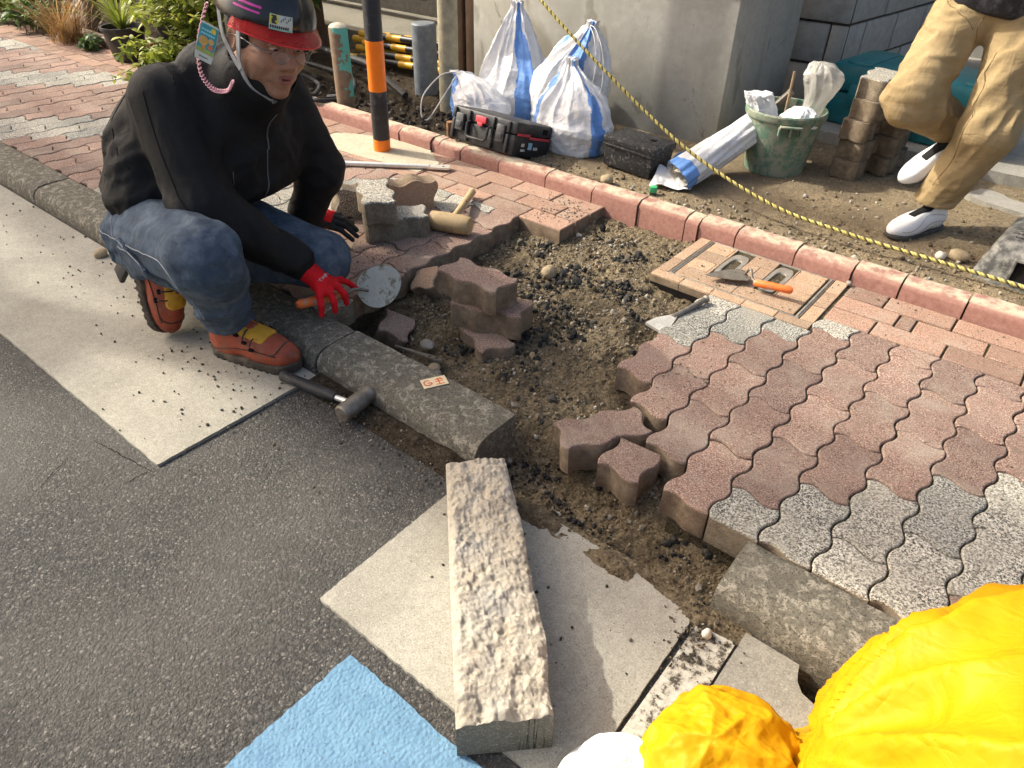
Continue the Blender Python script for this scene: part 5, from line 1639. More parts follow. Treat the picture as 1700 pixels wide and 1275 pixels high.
# ---------------------------------------------------------------- the crouching worker
W1 = person('man in black jacket, jeans and black helmet crouching at the kerb with a trowel', (-1.40, -.38, ROAD))
def f_jacket(P):
    t = sd_ell(P, (-1.665, -.335, .285), (.175, .205, .185))
    t = smin(t, sd_ell(P, (-1.655, -.275, .42), (.17, .205, .19)), .08)
    t = smin(t, sd_ell(P, (-1.57, -.205, .545), (.135, .215, .11)), .08)
    t = smin(t, sd_ell(P, (-1.50, -.20, .40), (.13, .18, .20)), .07)
    fold = aniso(P, (.75, .25, .62), 4, 15, 3) * .012 + aniso(P, (.2, .9, .4), 3, 11, 9, 2) * .010
    t = t - fold * np.clip((.60 - P[..., 2]) / .12, 0, 1)
    hem = .165 + .30 * (P[..., 0] + 1.80) + .10 * (P[..., 1] + .3)
    t = smax(t, hem - P[..., 2], .012)
    # hood lying on the nape
    t = smin(t, sd_ell(P, (-1.515, -.185, .655), (.085, .125, .060)) - .006 * aniso(P, (0, 1, 0), 6, 30, 4, 2), .03)
    # collar
    col = sd_cone(P, (-1.47, -.185, .56), (-1.375, -.178, .632), .118, .096)
    t = smin(t, col, .04)
    # right arm
    a = sd_cone(P, (-1.535, -.365, .575), (-1.385, -.415, .335), .092, .078)
    a = smin(a, sd_cone(P, (-1.385, -.415, .335), (-1.232, -.248, .158), .078, .052), .035)
    a = a - .009 * aniso(P, (.5, .5, .8), 22, 8, 6, 2) * np.exp(-((P[..., 2] - .33) / .13) ** 2) - .006 * aniso(P, (.4, -.1, -.8), 5, 22, 2, 2)
    t = smin(t, a, .035)
    # left arm
    b_ = sd_cone(P, (-1.525, -.03, .545), (-1.475, .055, .29), .088, .074)
    b_ = smin(b_, sd_cone(P, (-1.475, .055, .29), (-1.535, .012, .135), .070, .055), .03)
    b_ = b_ - .006 * aniso(P, (.1, .3, .9), 24, 9, 8, 2)
    t = smin(t, b_, .035)
    # open neck
    neck = sd_cone(P, (-1.400, -.180, .640), (-1.325, -.172, .72), .062, .080)
    t = smax(t, -neck, .008)
    # shoulder and sleeve seams
    s1 = np.abs((P[..., 0] + 1.52) * .35 + (P[..., 1] + .30) * .9 + (P[..., 2] - .58) * .25)
    t = t + .0022 * np.exp(-(s1 / .004) ** 2) * (P[..., 1] < -.24) * (P[..., 2] > .40)
    return t
jk = sdf_part('jacket', f_jacket, (-1.92, -.60, .10), (-1.14, .20, .76), .0068, M_JACK, W1)
def f_jeans(P):
    t = sd_ell(P, (-1.715, -.345, .155), (.150, .185, .125))
    a = sd_cone(P, (-1.685, -.445, .175), (-1.175, -.550, .305), .125, .086)
    a = smin(a, sd_cone(P, (-1.165, -.545, .295), (-1.272, -.478, .065), .088, .068), .03)
    a = a - .010 * aniso(P, (.9, -.2, .25), 2, 17, 5, 2) - .010 * aniso(P, (.1, .9, .3), 7, 26, 8, 2) * np.exp(-((P[..., 2] - .09) / .06) ** 2) - .007 * aniso(P, (.2, .8, .5), 6, 22, 11, 2) * np.exp(-((P[..., 0] + 1.68) / .08) ** 2)
    t = smin(t, a, .05)
    b_ = sd_cone(P, (-1.66, -.25, .165), (-1.245, -.155, .125), .115, .082)
    b_ = smin(b_, sd_cone(P, (-1.245, -.155, .125), (-1.545, -.495, .165), .080, .066), .03)
    b_ = b_ - .005 * aniso(P, (.8, .4, 0), 6, 18, 3, 2)
    t = smin(t, b_, .03)
    cut = (-1.272 + .02 - P[..., 0]) * 0 + (.028 - P[..., 2])
    return smax(t, np.where(P[..., 0] > -1.40, cut, -1), .008)
jn = sdf_part('jeans', f_jeans, (-1.90, -.70, -.04), (-1.05, -.03, .42), .0068, M_JEAN, W1)
# thigh pocket, seam lines
def f_pocket(P):
    t = f_jeans(P) - .012
    M = axis_mat((-1.475, -.60, .165), (.55, -.13, -.10), (.1, -.9, .5))
    Mi = np.array(M.to_3x3())
    return smax(t, sd_box(P, (-1.475, -.60, .150), (.088, .078, .12), .006, Mi), .004)
sdf_part('pocket', f_pocket, (-1.62, -.74, .0), (-1.34, -.44, .31), .0055, M_JEAN, jn if False else W1)
mb = MB(); mb.box((-.028, -.008, -.05), (.028, .008, .05), bev=.006)
o = mb.build('phone_pouch', M_RUBBER); adopt(o, W1, Matrix.LocRotScale(Vector((-1.625, -.572, .135)), Euler((R(-25), R(28), R(-15))), None))

from mathutils.bvhtree import BVHTree
def bvh_of(o): return BVHTree.FromPolygons([q.co for q in o.data.vertices], [q.vertices for q in o.data.polygons])
def seam(bv_, pts, r, mat, parent, name='seam', off=.0006, n=10):
    P = catmull(pts, n); Q = []
    for p in P:
        h_ = bv_.find_nearest(p); Q.append(h_[0] + h_[1] * off)
    mb = MB(); mb.tube(Q, r, 5); return adopt(mb.build(name, mat, None, None, None, 180), parent)
bj = bvh_of(jk)
M_SEAMB = plain('seam_black', (.004, .004, .004), .7, .2); M_ZIP = plain('zip_grey', (.10, .10, .10), .4, .5); M_THR = plain('denim_thread', (.24, .27, .30), .8, .2)
# armhole, yoke, sleeve and front zip
arm = [(-1.60 + .11 * math.cos(q) * .55, -.34 + .03 * math.sin(q), .55 + .125 * math.sin(q)) for q in np.linspace(.2, 3.6, 9)]
seam(bj, [(-1.43, -.38, .66), (-1.50, -.36, .70), (-1.60, -.36, .66), (-1.66, -.40, .58), (-1.66, -.44, .48), (-1.60, -.46, .40)], .0016, M_SEAMB, W1)
seam(bj, [(-1.50, -.43, .62), (-1.44, -.46, .50), (-1.36, -.48, .38), (-1.31, -.42, .28), (-1.24, -.33, .17)], .0013, M_SEAMB, W1)
seam(bj, [(-1.78, -.40, .55), (-1.80, -.30, .56), (-1.78, -.15, .58)], .0013, M_SEAMB, W1)
seam(bj, [(-1.36, -.16, .58), (-1.345, -.18, .50), (-1.35, -.20, .40), (-1.37, -.22, .30)], .0022, M_ZIP, W1, 'zip')
seam(bj, [(-1.38, -.30, .40), (-1.385, -.31, .35), (-1.39, -.32, .30)], .0016, M_ZIP, W1, 'pocket_zip')
seam(bj, [(-1.275, -.30, .10), (-1.19, -.28, .15), (-1.18, -.20, .19), (-1.25, -.17, .20)], .0013, M_SEAMB, W1)
bjn = bvh_of(jn)
seam(bjn, [(-1.82, -.52, .20), (-1.66, -.58, .22), (-1.45, -.62, .26), (-1.25, -.66, .30), (-1.16, -.65, .26), (-1.20, -.60, .12)], .0015, M_THR, W1)
seam(bjn, [(-1.74, -.52, .30), (-1.66, -.55, .27), (-1.60, -.60, .22)], .0013, M_THR, W1)
bpk = bvh_of([o for o in W1.children if o.name.startswith('pocket')][0])
for pts in ([(-1.56, -.62, .26), (-1.48, -.64, .27), (-1.40, -.66, .27)], [(-1.57, -.60, .10), (-1.56, -.62, .18), (-1.56, -.62, .26)], [(-1.39, -.64, .10), (-1.39, -.66, .18), (-1.40, -.66, .27)], [(-1.555, -.62, .235), (-1.48, -.64, .245), (-1.405, -.66, .245)]):
    seam(bpk, pts, .0014, M_THR, W1)

# head -------------------------------------------------------------------
F = Vector((.94, -.06, -.20)).normalized(); zz = Vector((.0, .18, 1)); zz = (zz - F * zz.dot(F)).normalized(); yy = zz.cross(F)
HM = Matrix((F, yy, zz)).transposed().to_4x4(); HM.translation = Vector((-1.330, -.160, .728)); HM = HM @ Matrix.Scale(1.05, 4)
def f_head(P):
    t = sd_ell(P, (-.012, 0, .035), (.098, .080, .105))
    t = smin(t, sd_ell(P, (.030, 0, -.045), (.064, .060, .068)), .03)
    t = smin(t, sd_ell(P, (.070, 0, -.098), (.024, .026, .020)), .024)
    for s_ in (-1, 1):
        t = smin(t, sd_ell(P, (.056, s_ * .042, -.022), (.034, .027, .032)), .022)
        t = smin(t, sd_ell(P, (.012, s_ * .058, -.060), (.040, .014, .034)), .02)
        t = smax(t, -sd_ell(P, (.097, s_ * .032, .010), (.018, .020, .0125)), .012)
        t = smin(t, sd_ell(P, (.086, s_ * .031, .031), (.014, .026, .008)), .014)
        t = smin(t, sd_ell(P, (.1005, s_ * .0135, -.0285), (.011, .0085, .0085)), .007)
        t = smax(t, -sd_ell(P, (.107, s_ * .0075, -.036), (.006, .0036, .004)), .002)
        e = sd_ell(P, (-.012, s_ * .083, -.005), (.020, .010, .033))
        e = smax(e, -sd_ell(P, (-.008, s_ * .092, -.003), (.012, .008, .020)), .005)
        t = smin(t, e, .008)
        # nasolabial folds
        t = smin(t, sd_cone(P, (.094, s_ * .018, -.030), (.080, s_ * .032, -.062), .004, .006), .012)
    t = smin(t, sd_cone(P, (.089, 0, .022), (.108, 0, -.020), .0075, .0125), .012)
    t = smin(t, sd_ell(P, (.109, 0, -.024), (.0125, .012, .0105)), .007)
    t = smin(t, sd_ell(P, (.082, 0, -.062), (.020, .027, .022)), .014)
    t = smax(t, -sd_ell(P, (.103, 0, -.0610), (.014, .0150, .0026)), .003)
    nk = sd_cone(P, (-.030, 0, -.065), (-.085, 0, -.165), .060, .060)
    t = smin(t, nk, .025)
    return t
bd = sdf_part('body', f_head, (-.22, -.14, -.25), (.13, .14, .15), .0029, M_SKIN, W1, HM, 1)
def f_lips(P):
    up = sd_ell(P, (.0965, 0, -.0545), (.0085, .0225, .0048))
    lo_ = sd_ell(P, (.0950, 0, -.0672), (.0090, .0205, .0060))
    return np.minimum(up, lo_)
sdf_part('lips', f_lips, (.075, -.03, -.085), (.115, .03, -.045), .0014, M_LIP, W1, HM)
mb = MB(); mb.box((.078, -.016, -.066), (.0935, .016, -.058), bev=.002); adopt(mb.build('mouth', plain('mouth_dark', (.05, .015, .012), .6, .3)), W1, HM)
M_EYE = plain('eye_white', (.55, .50, .45), .25, .5); M_IRIS = plain('iris', (.015, .010, .008), .15, .5)
for s_ in (-1, 1):
    bm = bmesh.new(); bmesh.ops.create_uvsphere(bm, u_segments=20, v_segments=14, radius=.0115)
    mb = MB(); mb.bm(bm); o = mb.build('eye', M_EYE, None, None, None, 180); adopt(o, W1, HM @ T(.0765, s_ * .032, .0085))
    mb = MB(); mb.lathe([(0, .0118), (.0045, .0112), (.0052, .0104)], 14, 0, RY(R(90 + 24)) ); o2 = mb.build('iris', M_IRIS, o, None, None, 180)
    def f_lid(P, s_=s_):
        sh = np.abs(np.linalg.norm(P - np.array((.0765, s_ * .032, .0085)), axis=-1) - .0128) - .0013
        op = np.abs(P[..., 2] - .0075) - .0036 + 14 * (P[..., 1] - s_ * .032) ** 2
        return smax(smax(sh, -op, .001), .064 - P[..., 0], .001)
    sdf_part('eyelid', f_lid, (.060, s_ * .032 - .018, -.008), (.10, s_ * .032 + .018, .028), .0011, M_SKIN, W1, HM)
    mb = MB(); mb.tube([(.094, s_ * .014, .026), (.096, s_ * .028, .0315), (.088, s_ * .044, .030), (.076, s_ * .054, .024)], [.003, .0038, .0034, .0015], 8); adopt(mb.build('eyebrow', M_HAIR, None, None, None, 180), W1, HM)
def f_hair(P):
    t = np.abs(sd_ell(P, (-.014, 0, .035), (.101, .083, .107))) - .003
    t = smax(t, P[..., 0] * .9 - .030 + np.clip(P[..., 2] - .01, -.2, 0) * .35, .004)
    t = smax(t, -.055 - P[..., 2], .004)
    return t + .0012 * fbm(P, 220, 2)
sdf_part('hair', f_hair, (-.13, -.10, -.07), (.10, .10, .15), .0034, M_HAIR, W1, HM)

# helmet
def f_helm(P):
    o_ = sd_ell(P, (-.008, 0, .055), (.128, .108, .112))
    t = np.abs(o_) - .0035
    cutp = .046 - .10 * P[..., 0] * 0 + .014 * np.clip(-P[..., 0] / .1, 0, 1) * 0 - P[..., 2] + .012 * (P[..., 0] > .05)
    t = smax(t, cutp, .003)
    # front peak lip and centre ridge
    r_ = np.abs(P[..., 1])
    t = smin(t, smax(np.abs(sd_ell(P, (-.008, 0, .060), (.132, .030, .114))) - .0035, .062 - P[..., 2], .003), .006)
    return t
hm = sdf_part('helmet', f_helm, (-.17, -.14, .01), (.15, .14, .20), .0036, M_HELM, W1, HM)
def stick(name, mat, parent, M, poly, dz=.0008):
    mb = MB(); mb.prism(poly, 0, dz, 0); o = mb.build(name, mat); adopt(o, W1, HM @ M); return o
def on_helm(az, el, off=.0052):
    """frame on the helmet shell: local z out of the shell"""
    c = Vector((-.008, 0, .048)); r_ = Vector((.142, .122, .128))
    d = Vector((math.cos(el) * math.cos(az) * r_.x, math.cos(el) * math.sin(az) * r_.y, math.sin(el) * r_.z))
    n_ = Vector((d.x / r_.x ** 2, d.y / r_.y ** 2, d.z / r_.z ** 2)).normalized()
    x = Vector((0, 0, 1)).cross(n_).normalized(); y = n_.cross(x)
    M = Matrix((x, y, n_)).transposed().to_4x4(); M.translation = c + d + n_ * (off - .0015); return M
def curved_patch(name, mat, az, el, w, h, off=.0050, nx=10, ny=5, x0=0, y0=0):
    c = Vector((-.008, 0, .055)); v, f = [], []
    for j in range(ny + 1):
        for i in range(nx + 1):
            a = az + (x0 + w * (i / nx - .5)) / .125; e = el + (y0 + h * (j / ny - .5)) / .125
            k = 1 + off / .115
            v.append((c.x + .128 * k * math.cos(e) * math.cos(a), c.y + .108 * k * math.cos(e) * math.sin(a), c.z + .112 * k * math.sin(e)))
    for j in range(ny):
        for i in range(nx):
            q = j * (nx + 1) + i; f.append((q, q + 1, q + nx + 2, q + nx + 1))
    o = link(name, mesh(name, v, f, mat, 180)); return adopt(o, W1, HM)
M_PAPER = plain('label_white', (.55, .58, .52), .4, .4, 0, .1); M_LYEL = plain('label_yellow', (.62, .58, .05), .4, .4); M_LBLK = plain('label_black', (.02, .02, .025), .4, .4); M_LPNK = plain('label_pink', (.55, .04, .28), .35, .5); M_LTEAL = plain('label_teal', (.25, .5, .42), .4, .4)
A0, E0 = R(-22), R(10)
curved_patch('helmet_label', M_PAPER, A0, E0, .058, .034, .0048)
curved_patch('helmet_label', M_LYEL, A0, E0, .020, .020, .0060, 4, 4, -.018, .006)
for k in range(5): curved_patch('helmet_print', M_LBLK, A0, E0, [.012, .010, .013, .008, .011][k], .0035, .0068, 3, 1, -.018 + [-.001, .001, 0, -.002, 0][k], .013 - .0042 * k * .9)
for k in range(9): curved_patch('helmet_print', M_LBLK, A0, E0, .0036, .006, .0060, 1, 1, -.025 + .0052 * k, -.0105)
curved_patch('helmet_label', M_LTEAL, A0, E0, .058, .004, .0060, 8, 1, 0, -.0158)
for k in range(6): curved_patch('helmet_print', M_LBLK, A0, E0, .0022, .005, .0060, 1, 1, -.001 + .0047 * k, .004 + .004 * (k % 3))
curved_patch('helmet_stripe', M_LPNK, R(-62), R(20), .075, .006, .0048, 12, 1); curved_patch('helmet_stripe', M_LPNK, R(-62), R(14), .070, .005, .0048, 12, 1)
# red translucent peak
def m_peak():
    n = NT('red_peak'); m = n.out((.55, .03, .03), .15, .5, None, 0, Alpha=.55, Transmission_Weight=.35, IOR=1.2); return m
M_PEAK = m_peak()
v, f = [], []
N = 26
for j in range(6):
    q = j / 5
    for i in range(N + 1):
        a = R(-78) + R(156) * i / N
        rx_, ry_ = .124 + .038 * q * math.cos(a) ** .6 if abs(a) < R(89) else .124, .105 + .014 * q
        v.append((-.008 + rx_ * math.cos(a), ry_ * math.sin(a), .060 - .018 * q - .008 * q * q))
for j in range(5):
    for i in range(N):
        k = j * (N + 1) + i; f.append((k, k + 1, k + N + 2, k + N + 1))
o = link('peak', mesh('peak', v, f, M_PEAK, 180)); adopt(o, W1, HM)
md = o.modifiers.new('th', 'SOLIDIFY'); md.thickness = .0025
mb = MB(); mb.tube([v[5 * (N + 1) + i] for i in range(N + 1)], .0026, 6); adopt(mb.build('peak_rim', plain('peak_rim', (.62, .03, .03), .2, .5), None, None, None, 180), W1, HM)
# straps
def strap(name, pts, w, mat, nrm=(0, 1, 0), th=.0016):
    P = catmull(pts, 8); v, f = [], []
    for i, p in enumerate(P):
        t_ = (P[min(i + 1, len(P) - 1)] - P[max(i - 1, 0)]).normalized(); sd = Vector(nrm).cross(t_).normalized(); n_ = t_.cross(sd)
        v += [p - sd * w + n_ * th, p + sd * w + n_ * th, p + sd * w - n_ * th, p - sd * w - n_ * th]
    for i in range(len(P) - 1):
        for k in range(4): f.append((4 * i + k, 4 * i + (k + 1) % 4, 4 * i + 4 + (k + 1) % 4, 4 * i + 4 + k))
    o = link(name, mesh(name, [tuple(a) for a in v], f, mat, 60)); return adopt(o, W1, HM)
for s_ in (-1, 1):
    strap('chin_strap', [(.035, s_ * .100, .055), (.030, s_ * .094, .0), (.028, s_ * .084, -.05), (.045, s_ * .062, -.10), (.062, s_ * .022, -.124), (.064, 0, -.126)], .0075, M_GREY if s_ < 0 else M_GBLK, (0, 1, .0))
    strap('chin_strap', [(-.055, s_ * .098, .055), (-.035, s_ * .096, .0), (.0, s_ * .088, -.04), (.030, s_ * .082, -.062)], .0070, M_GREY, (0, 1, 0))
# glasses
M_WIRE = plain('glasses_wire', (.30, .28, .26), .25, .5, .9); M_LENS = NT('lens'); M_LENS = M_LENS.out((.9, .85, .8), .02, .5, None, 0, Alpha=.10)
for s_ in (-1, 1):
    ring = [(.116 - .010 * abs(math.cos(q)) * (1 if math.cos(q) > 0 else .2), s_ * (.032 + .0205 * math.cos(q)), -.002 + .0145 * math.sin(q)) for q in np.linspace(0, TAU, 26)]
    mb = MB(); mb.tube(ring, .0009, 6, 0, False); adopt(mb.build('glasses_rim', M_WIRE, None, None, None, 180), W1, HM)
    mb = MB(); mb.add(ring[:-1], [tuple(range(25))]); adopt(mb.build('lens', M_LENS), W1, HM)
    mb = MB(); mb.tube([(.106, s_ * .053, .004), (.085, s_ * .074, .006), (.02, s_ * .086, .010), (-.02, s_ * .089, .004)], [.0016, .0022, .0020, .0016], 6); adopt(mb.build('glasses_arm', M_WIRE, None, None, None, 180), W1, HM)
mb = MB(); mb.tube([(.116, -.012, .001), (.121, 0, .004), (.116, .012, .001)], .0012, 6); adopt(mb.build('glasses_bridge', M_WIRE, None, None, None, 180), W1, HM)
# coiled pink cord and the hanging card
coil = []
ctrl = catmull([(-.07, -.118, .05), (-.085, -.125, -.03), (-.075, -.125, -.105), (-.035, -.115, -.135), (.005, -.10, -.125), (.018, -.094, -.098)], 40)
for i, p in enumerate(ctrl): a = i * 1.05; coil.append(p + Vector((.0048 * math.cos(a), .0048 * math.sin(a) * .6, .0048 * math.sin(a))))
mb = MB(); mb.tube(coil, .0017, 6); adopt(mb.build('coiled_cord', plain('cord_pink', (.62, .30, .34), .4, .4), None, None, None, 180), W1, HM)
CM = HM @ T(-.045, -.128, -.030) @ RZ(R(38)) @ RX(R(90)) @ RZ(R(-10))
def card(name, mat, poly, z0, z1):
    mb = MB(); mb.prism(poly, z0, z1); return adopt(mb.build(name, mat), W1, CM)
def disc(cx_, cy_, r_, n=18): return [(cx_ + r_ * math.cos(TAU * k / n), cy_ + r_ * math.sin(TAU * k / n)) for k in range(n)]
card('hanging_card', M_PAPER, [(-.020, -.045), (.020, -.045), (.022, -.03), (.022, .040), (.018, .044), (-.018, .044), (-.022, .040), (-.022, -.03)], 0, .0015)
card('card_print', plain('card_teal', (.05, .30, .33), .4, .4), [(-.021, -.026), (.021, -.026), (.021, .040), (-.021, .040)], .0016, .0020)
card('card_print', plain('card_green', (.30, .36, .10), .4, .4), [(-.021, -.026), (.021, -.026), (.021, -.016), (-.021, -.016)], .0021, .0024)
for cx_, cy_, r_, cc in ((-.008, .002, .011, (.62, .36, .10)), (-.008, .003, .0075, (.60, .10, .05)), (.010, .006, .007, (.65, .42, .16)), (.011, -.008, .006, (.55, .16, .08)), (.010, .032, .006, (.72, .55, .05)), (-.004, -.013, .005, (.55, .25, .06))):
    card('card_print', plain('card_c', cc, .4, .4), disc(cx_, cy_, r_), .0021 + r_ * .01, .0026 + r_ * .01)
for row in range(2):
    for k in range(6): card('card_print', plain('card_l', (.30, .62, .72), .4, .4), disc(-.015 + .0057 * k, .028 - .009 * row, .0026, 8), .0021, .0025)
for k in range(7): card('card_print', M_LBLK, [(-.011 + .0032 * k, -.037), (-.0088 + .0032 * k, -.037), (-.0088 + .0032 * k, -.0345), (-.011 + .0032 * k, -.0345)], .0016, .0019)

# gloves
def f_hand(P, wrist, palm, K, Md, Tp, thumb, rw=.036, rf=.0098):
    t = sd_cone(P, wrist, palm, rw, .030)
    for k in K: t = smin(t, sd_cone(P, palm, k, .022, .0125), .016)
    t2 = None
    for k, m_, e in zip(K, Md, Tp):
        d = smin(sd_cone(P, k, m_, rf * 1.12, rf), sd_cone(P, m_, e, rf, rf * .86), .003)
        t2 = d if t2 is None else np.minimum(t2, d)
    d = smin(sd_cone(P, thumb[0], thumb[1], .013, .0115), sd_cone(P, thumb[1], thumb[2], .0112, .0098), .003)
    t2 = np.minimum(t2, d)
    return smin(t, t2, .006)
RH = dict(wrist=(-1.222, -.246, .148), palm=(-1.168, -.222, .100),
          K=[(-1.163, -.160, .086), (-1.138, -.190, .086), (-1.128, -.225, .084), (-1.134, -.256, .084)],
          Md=[(-1.158, -.132, .066), (-1.118, -.180, .060), (-1.108, -.228, .058), (-1.117, -.268, .060)],
          Tp=[(-1.150, -.108, .036), (-1.118, -.178, .028), (-1.108, -.229, .027), (-1.117, -.272, .030)],
          thumb=[(-1.185, -.185, .085), (-1.180, -.160, .060), (-1.165, -.150, .036)])
def crinkle(P, a=.0011): return a * ridged(P, 70, 2, .5, 3)
sdf_part('glove', lambda P: f_hand(P, **RH) + crinkle(P), (-1.28, -.31, .005), (-1.08, -.08, .20), .0026, M_GRED, W1, None, 1)
LH = dict(wrist=(-1.532, .008, .130), palm=(-1.528, .060, .098),
          K=[(-1.512, .088, .070), (-1.520, .100, .084), (-1.530, .106, .098), (-1.545, .100, .108)],
          Md=[(-1.482, .112, .054), (-1.488, .130, .068), (-1.498, .138, .084), (-1.518, .135, .096)],
          Tp=[(-1.448, .128, .024), (-1.448, .150, .030), (-1.458, .160, .048), (-1.480, .160, .066)],
          thumb=[(-1.520, .050, .080), (-1.500, .055, .055), (-1.478, .066, .034)])
gl = sdf_part('glove', lambda P: f_hand(P, **LH) + crinkle(P), (-1.60, -.06, .0), (-1.41, .20, .20), .0026, None, W1, None, 1)
gl.data.materials.append(M_GRED); gl.data.materials.append(M_GBLK)
_v = np.array([p.center for p in gl.data.polygons]); _n = np.array([p.normal for p in gl.data.polygons])
_m = ((_v[:, 0] + 1.53) * .75 + (_v[:, 1] - .075) * .85 - (_v[:, 2] - .10) * .9 > .040) | (_n @ np.array((.55, -.35, -.75)) > .45)
gl.data.polygons.foreach_set('material_index', _m.astype(int).tolist())
# lettering on the glove back
def text_obj(body, size, mat, M, parent=W1, name='lettering', ext=.0006):
    cu = bpy.data.curves.new('t', 'FONT'); cu.body = body; cu.size = size; cu.extrude = ext; cu.align_x = 'CENTER'; cu.align_y = 'CENTER'; cu.offset = size * .02
    tmp = bpy.data.objects.new('t', cu); COL.objects.link(tmp)
    dg = bpy.context.evaluated_depsgraph_get(); me = bpy.data.meshes.new_from_object(tmp.evaluated_get(dg))
    bpy.data.objects.remove(tmp)
    me.materials.clear(); me.materials.append(mat)
    o = link(name, me); return adopt(o, parent, M)
ctr = Vector((-1.166, -.213, .100)); xd = Vector((-.034, .079, .0)).normalized(); nd = Vector((.52, -.30, .80)); nd = (nd - xd * nd.dot(xd)).normalized(); yd = nd.cross(xd)
TMx = Matrix((xd, yd, nd)).transposed().to_4x4(); TMx.translation = ctr + nd * .0305
M_PRINT = plain('white_print', (.72, .70, .68), .6, .3)
tx = text_obj('Tough  RED', .0135, M_PRINT, TMx)
# wrap the letters on the glove
from mathutils.bvhtree import BVHTree
gr = [o for o in W1.children if o.name.startswith('glove')][0]
bv = BVHTree.FromPolygons([v.co for v in gr.data.vertices], [p.vertices for p in gr.data.polygons])
for q in tx.data.vertices:
    w_ = TMx @ q.co; h_ = bv.ray_cast(w_ + nd * .03, -nd)
    if h_[0] is not None: q.co = TMx.inverted() @ (h_[0] + nd * .0008)

# round trowel in the hand
t = empty('round_trowel', (-1.15, -.12, .03), (0, 0, 0), 'round bladed trowel with orange handle held in the worker\'s red glove', 'trowel')
O_ = Vector((-1.15, -.12, .03))
mb = MB(); mb.tube([Vector(p) - O_ for p in ((-1.186, -.306, .052), (-1.184, -.296, .052), (-1.172, -.262, .050), (-1.150, -.200, .046), (-1.140, -.165, .044))], [.009, .0145, .0145, .013, .011], 16); mb.build('handle', M_ORANGE, t, None, None, 60)
mb = MB(); mb.tube([Vector(p) - O_ for p in ((-1.142, -.17, .044), (-1.135, -.13, .050), (-1.132, -.105, .040), (-1.125, -.085, .030))], .0052, 10); mb.build('neck', M_IRON, t, None, None, 60)
bc = Vector((-1.122, -.040, .030)) - O_; bn = Vector((.66, -.42, .62)).normalized(); bx = (Vector((-1.128, .03, .045)) - Vector((-1.125, -.11, .018))).normalized(); bx = (bx - bn * bx.dot(bn)).normalized(); by = bn.cross(bx)
BM = Matrix((bx, by, bn)).transposed().to_4x4(); BM.translation = bc
pl = [(.074 * math.cos(q), .062 * math.sin(q) * (1 - .12 * math.cos(q))) for q in np.linspace(0, TAU, 40, endpoint=False)]
mb = MB(); mb.prism(pl, -.0012, .0012, 0, BM); mb.build('blade', plain('mortar_steel', (.40, .40, .335), .6, .35, .2, .15, 30, .0006, 200, False, (.20, .18, .12), 28, (.55, .62)), t)

from mathutils.bvhtree import BVHTree
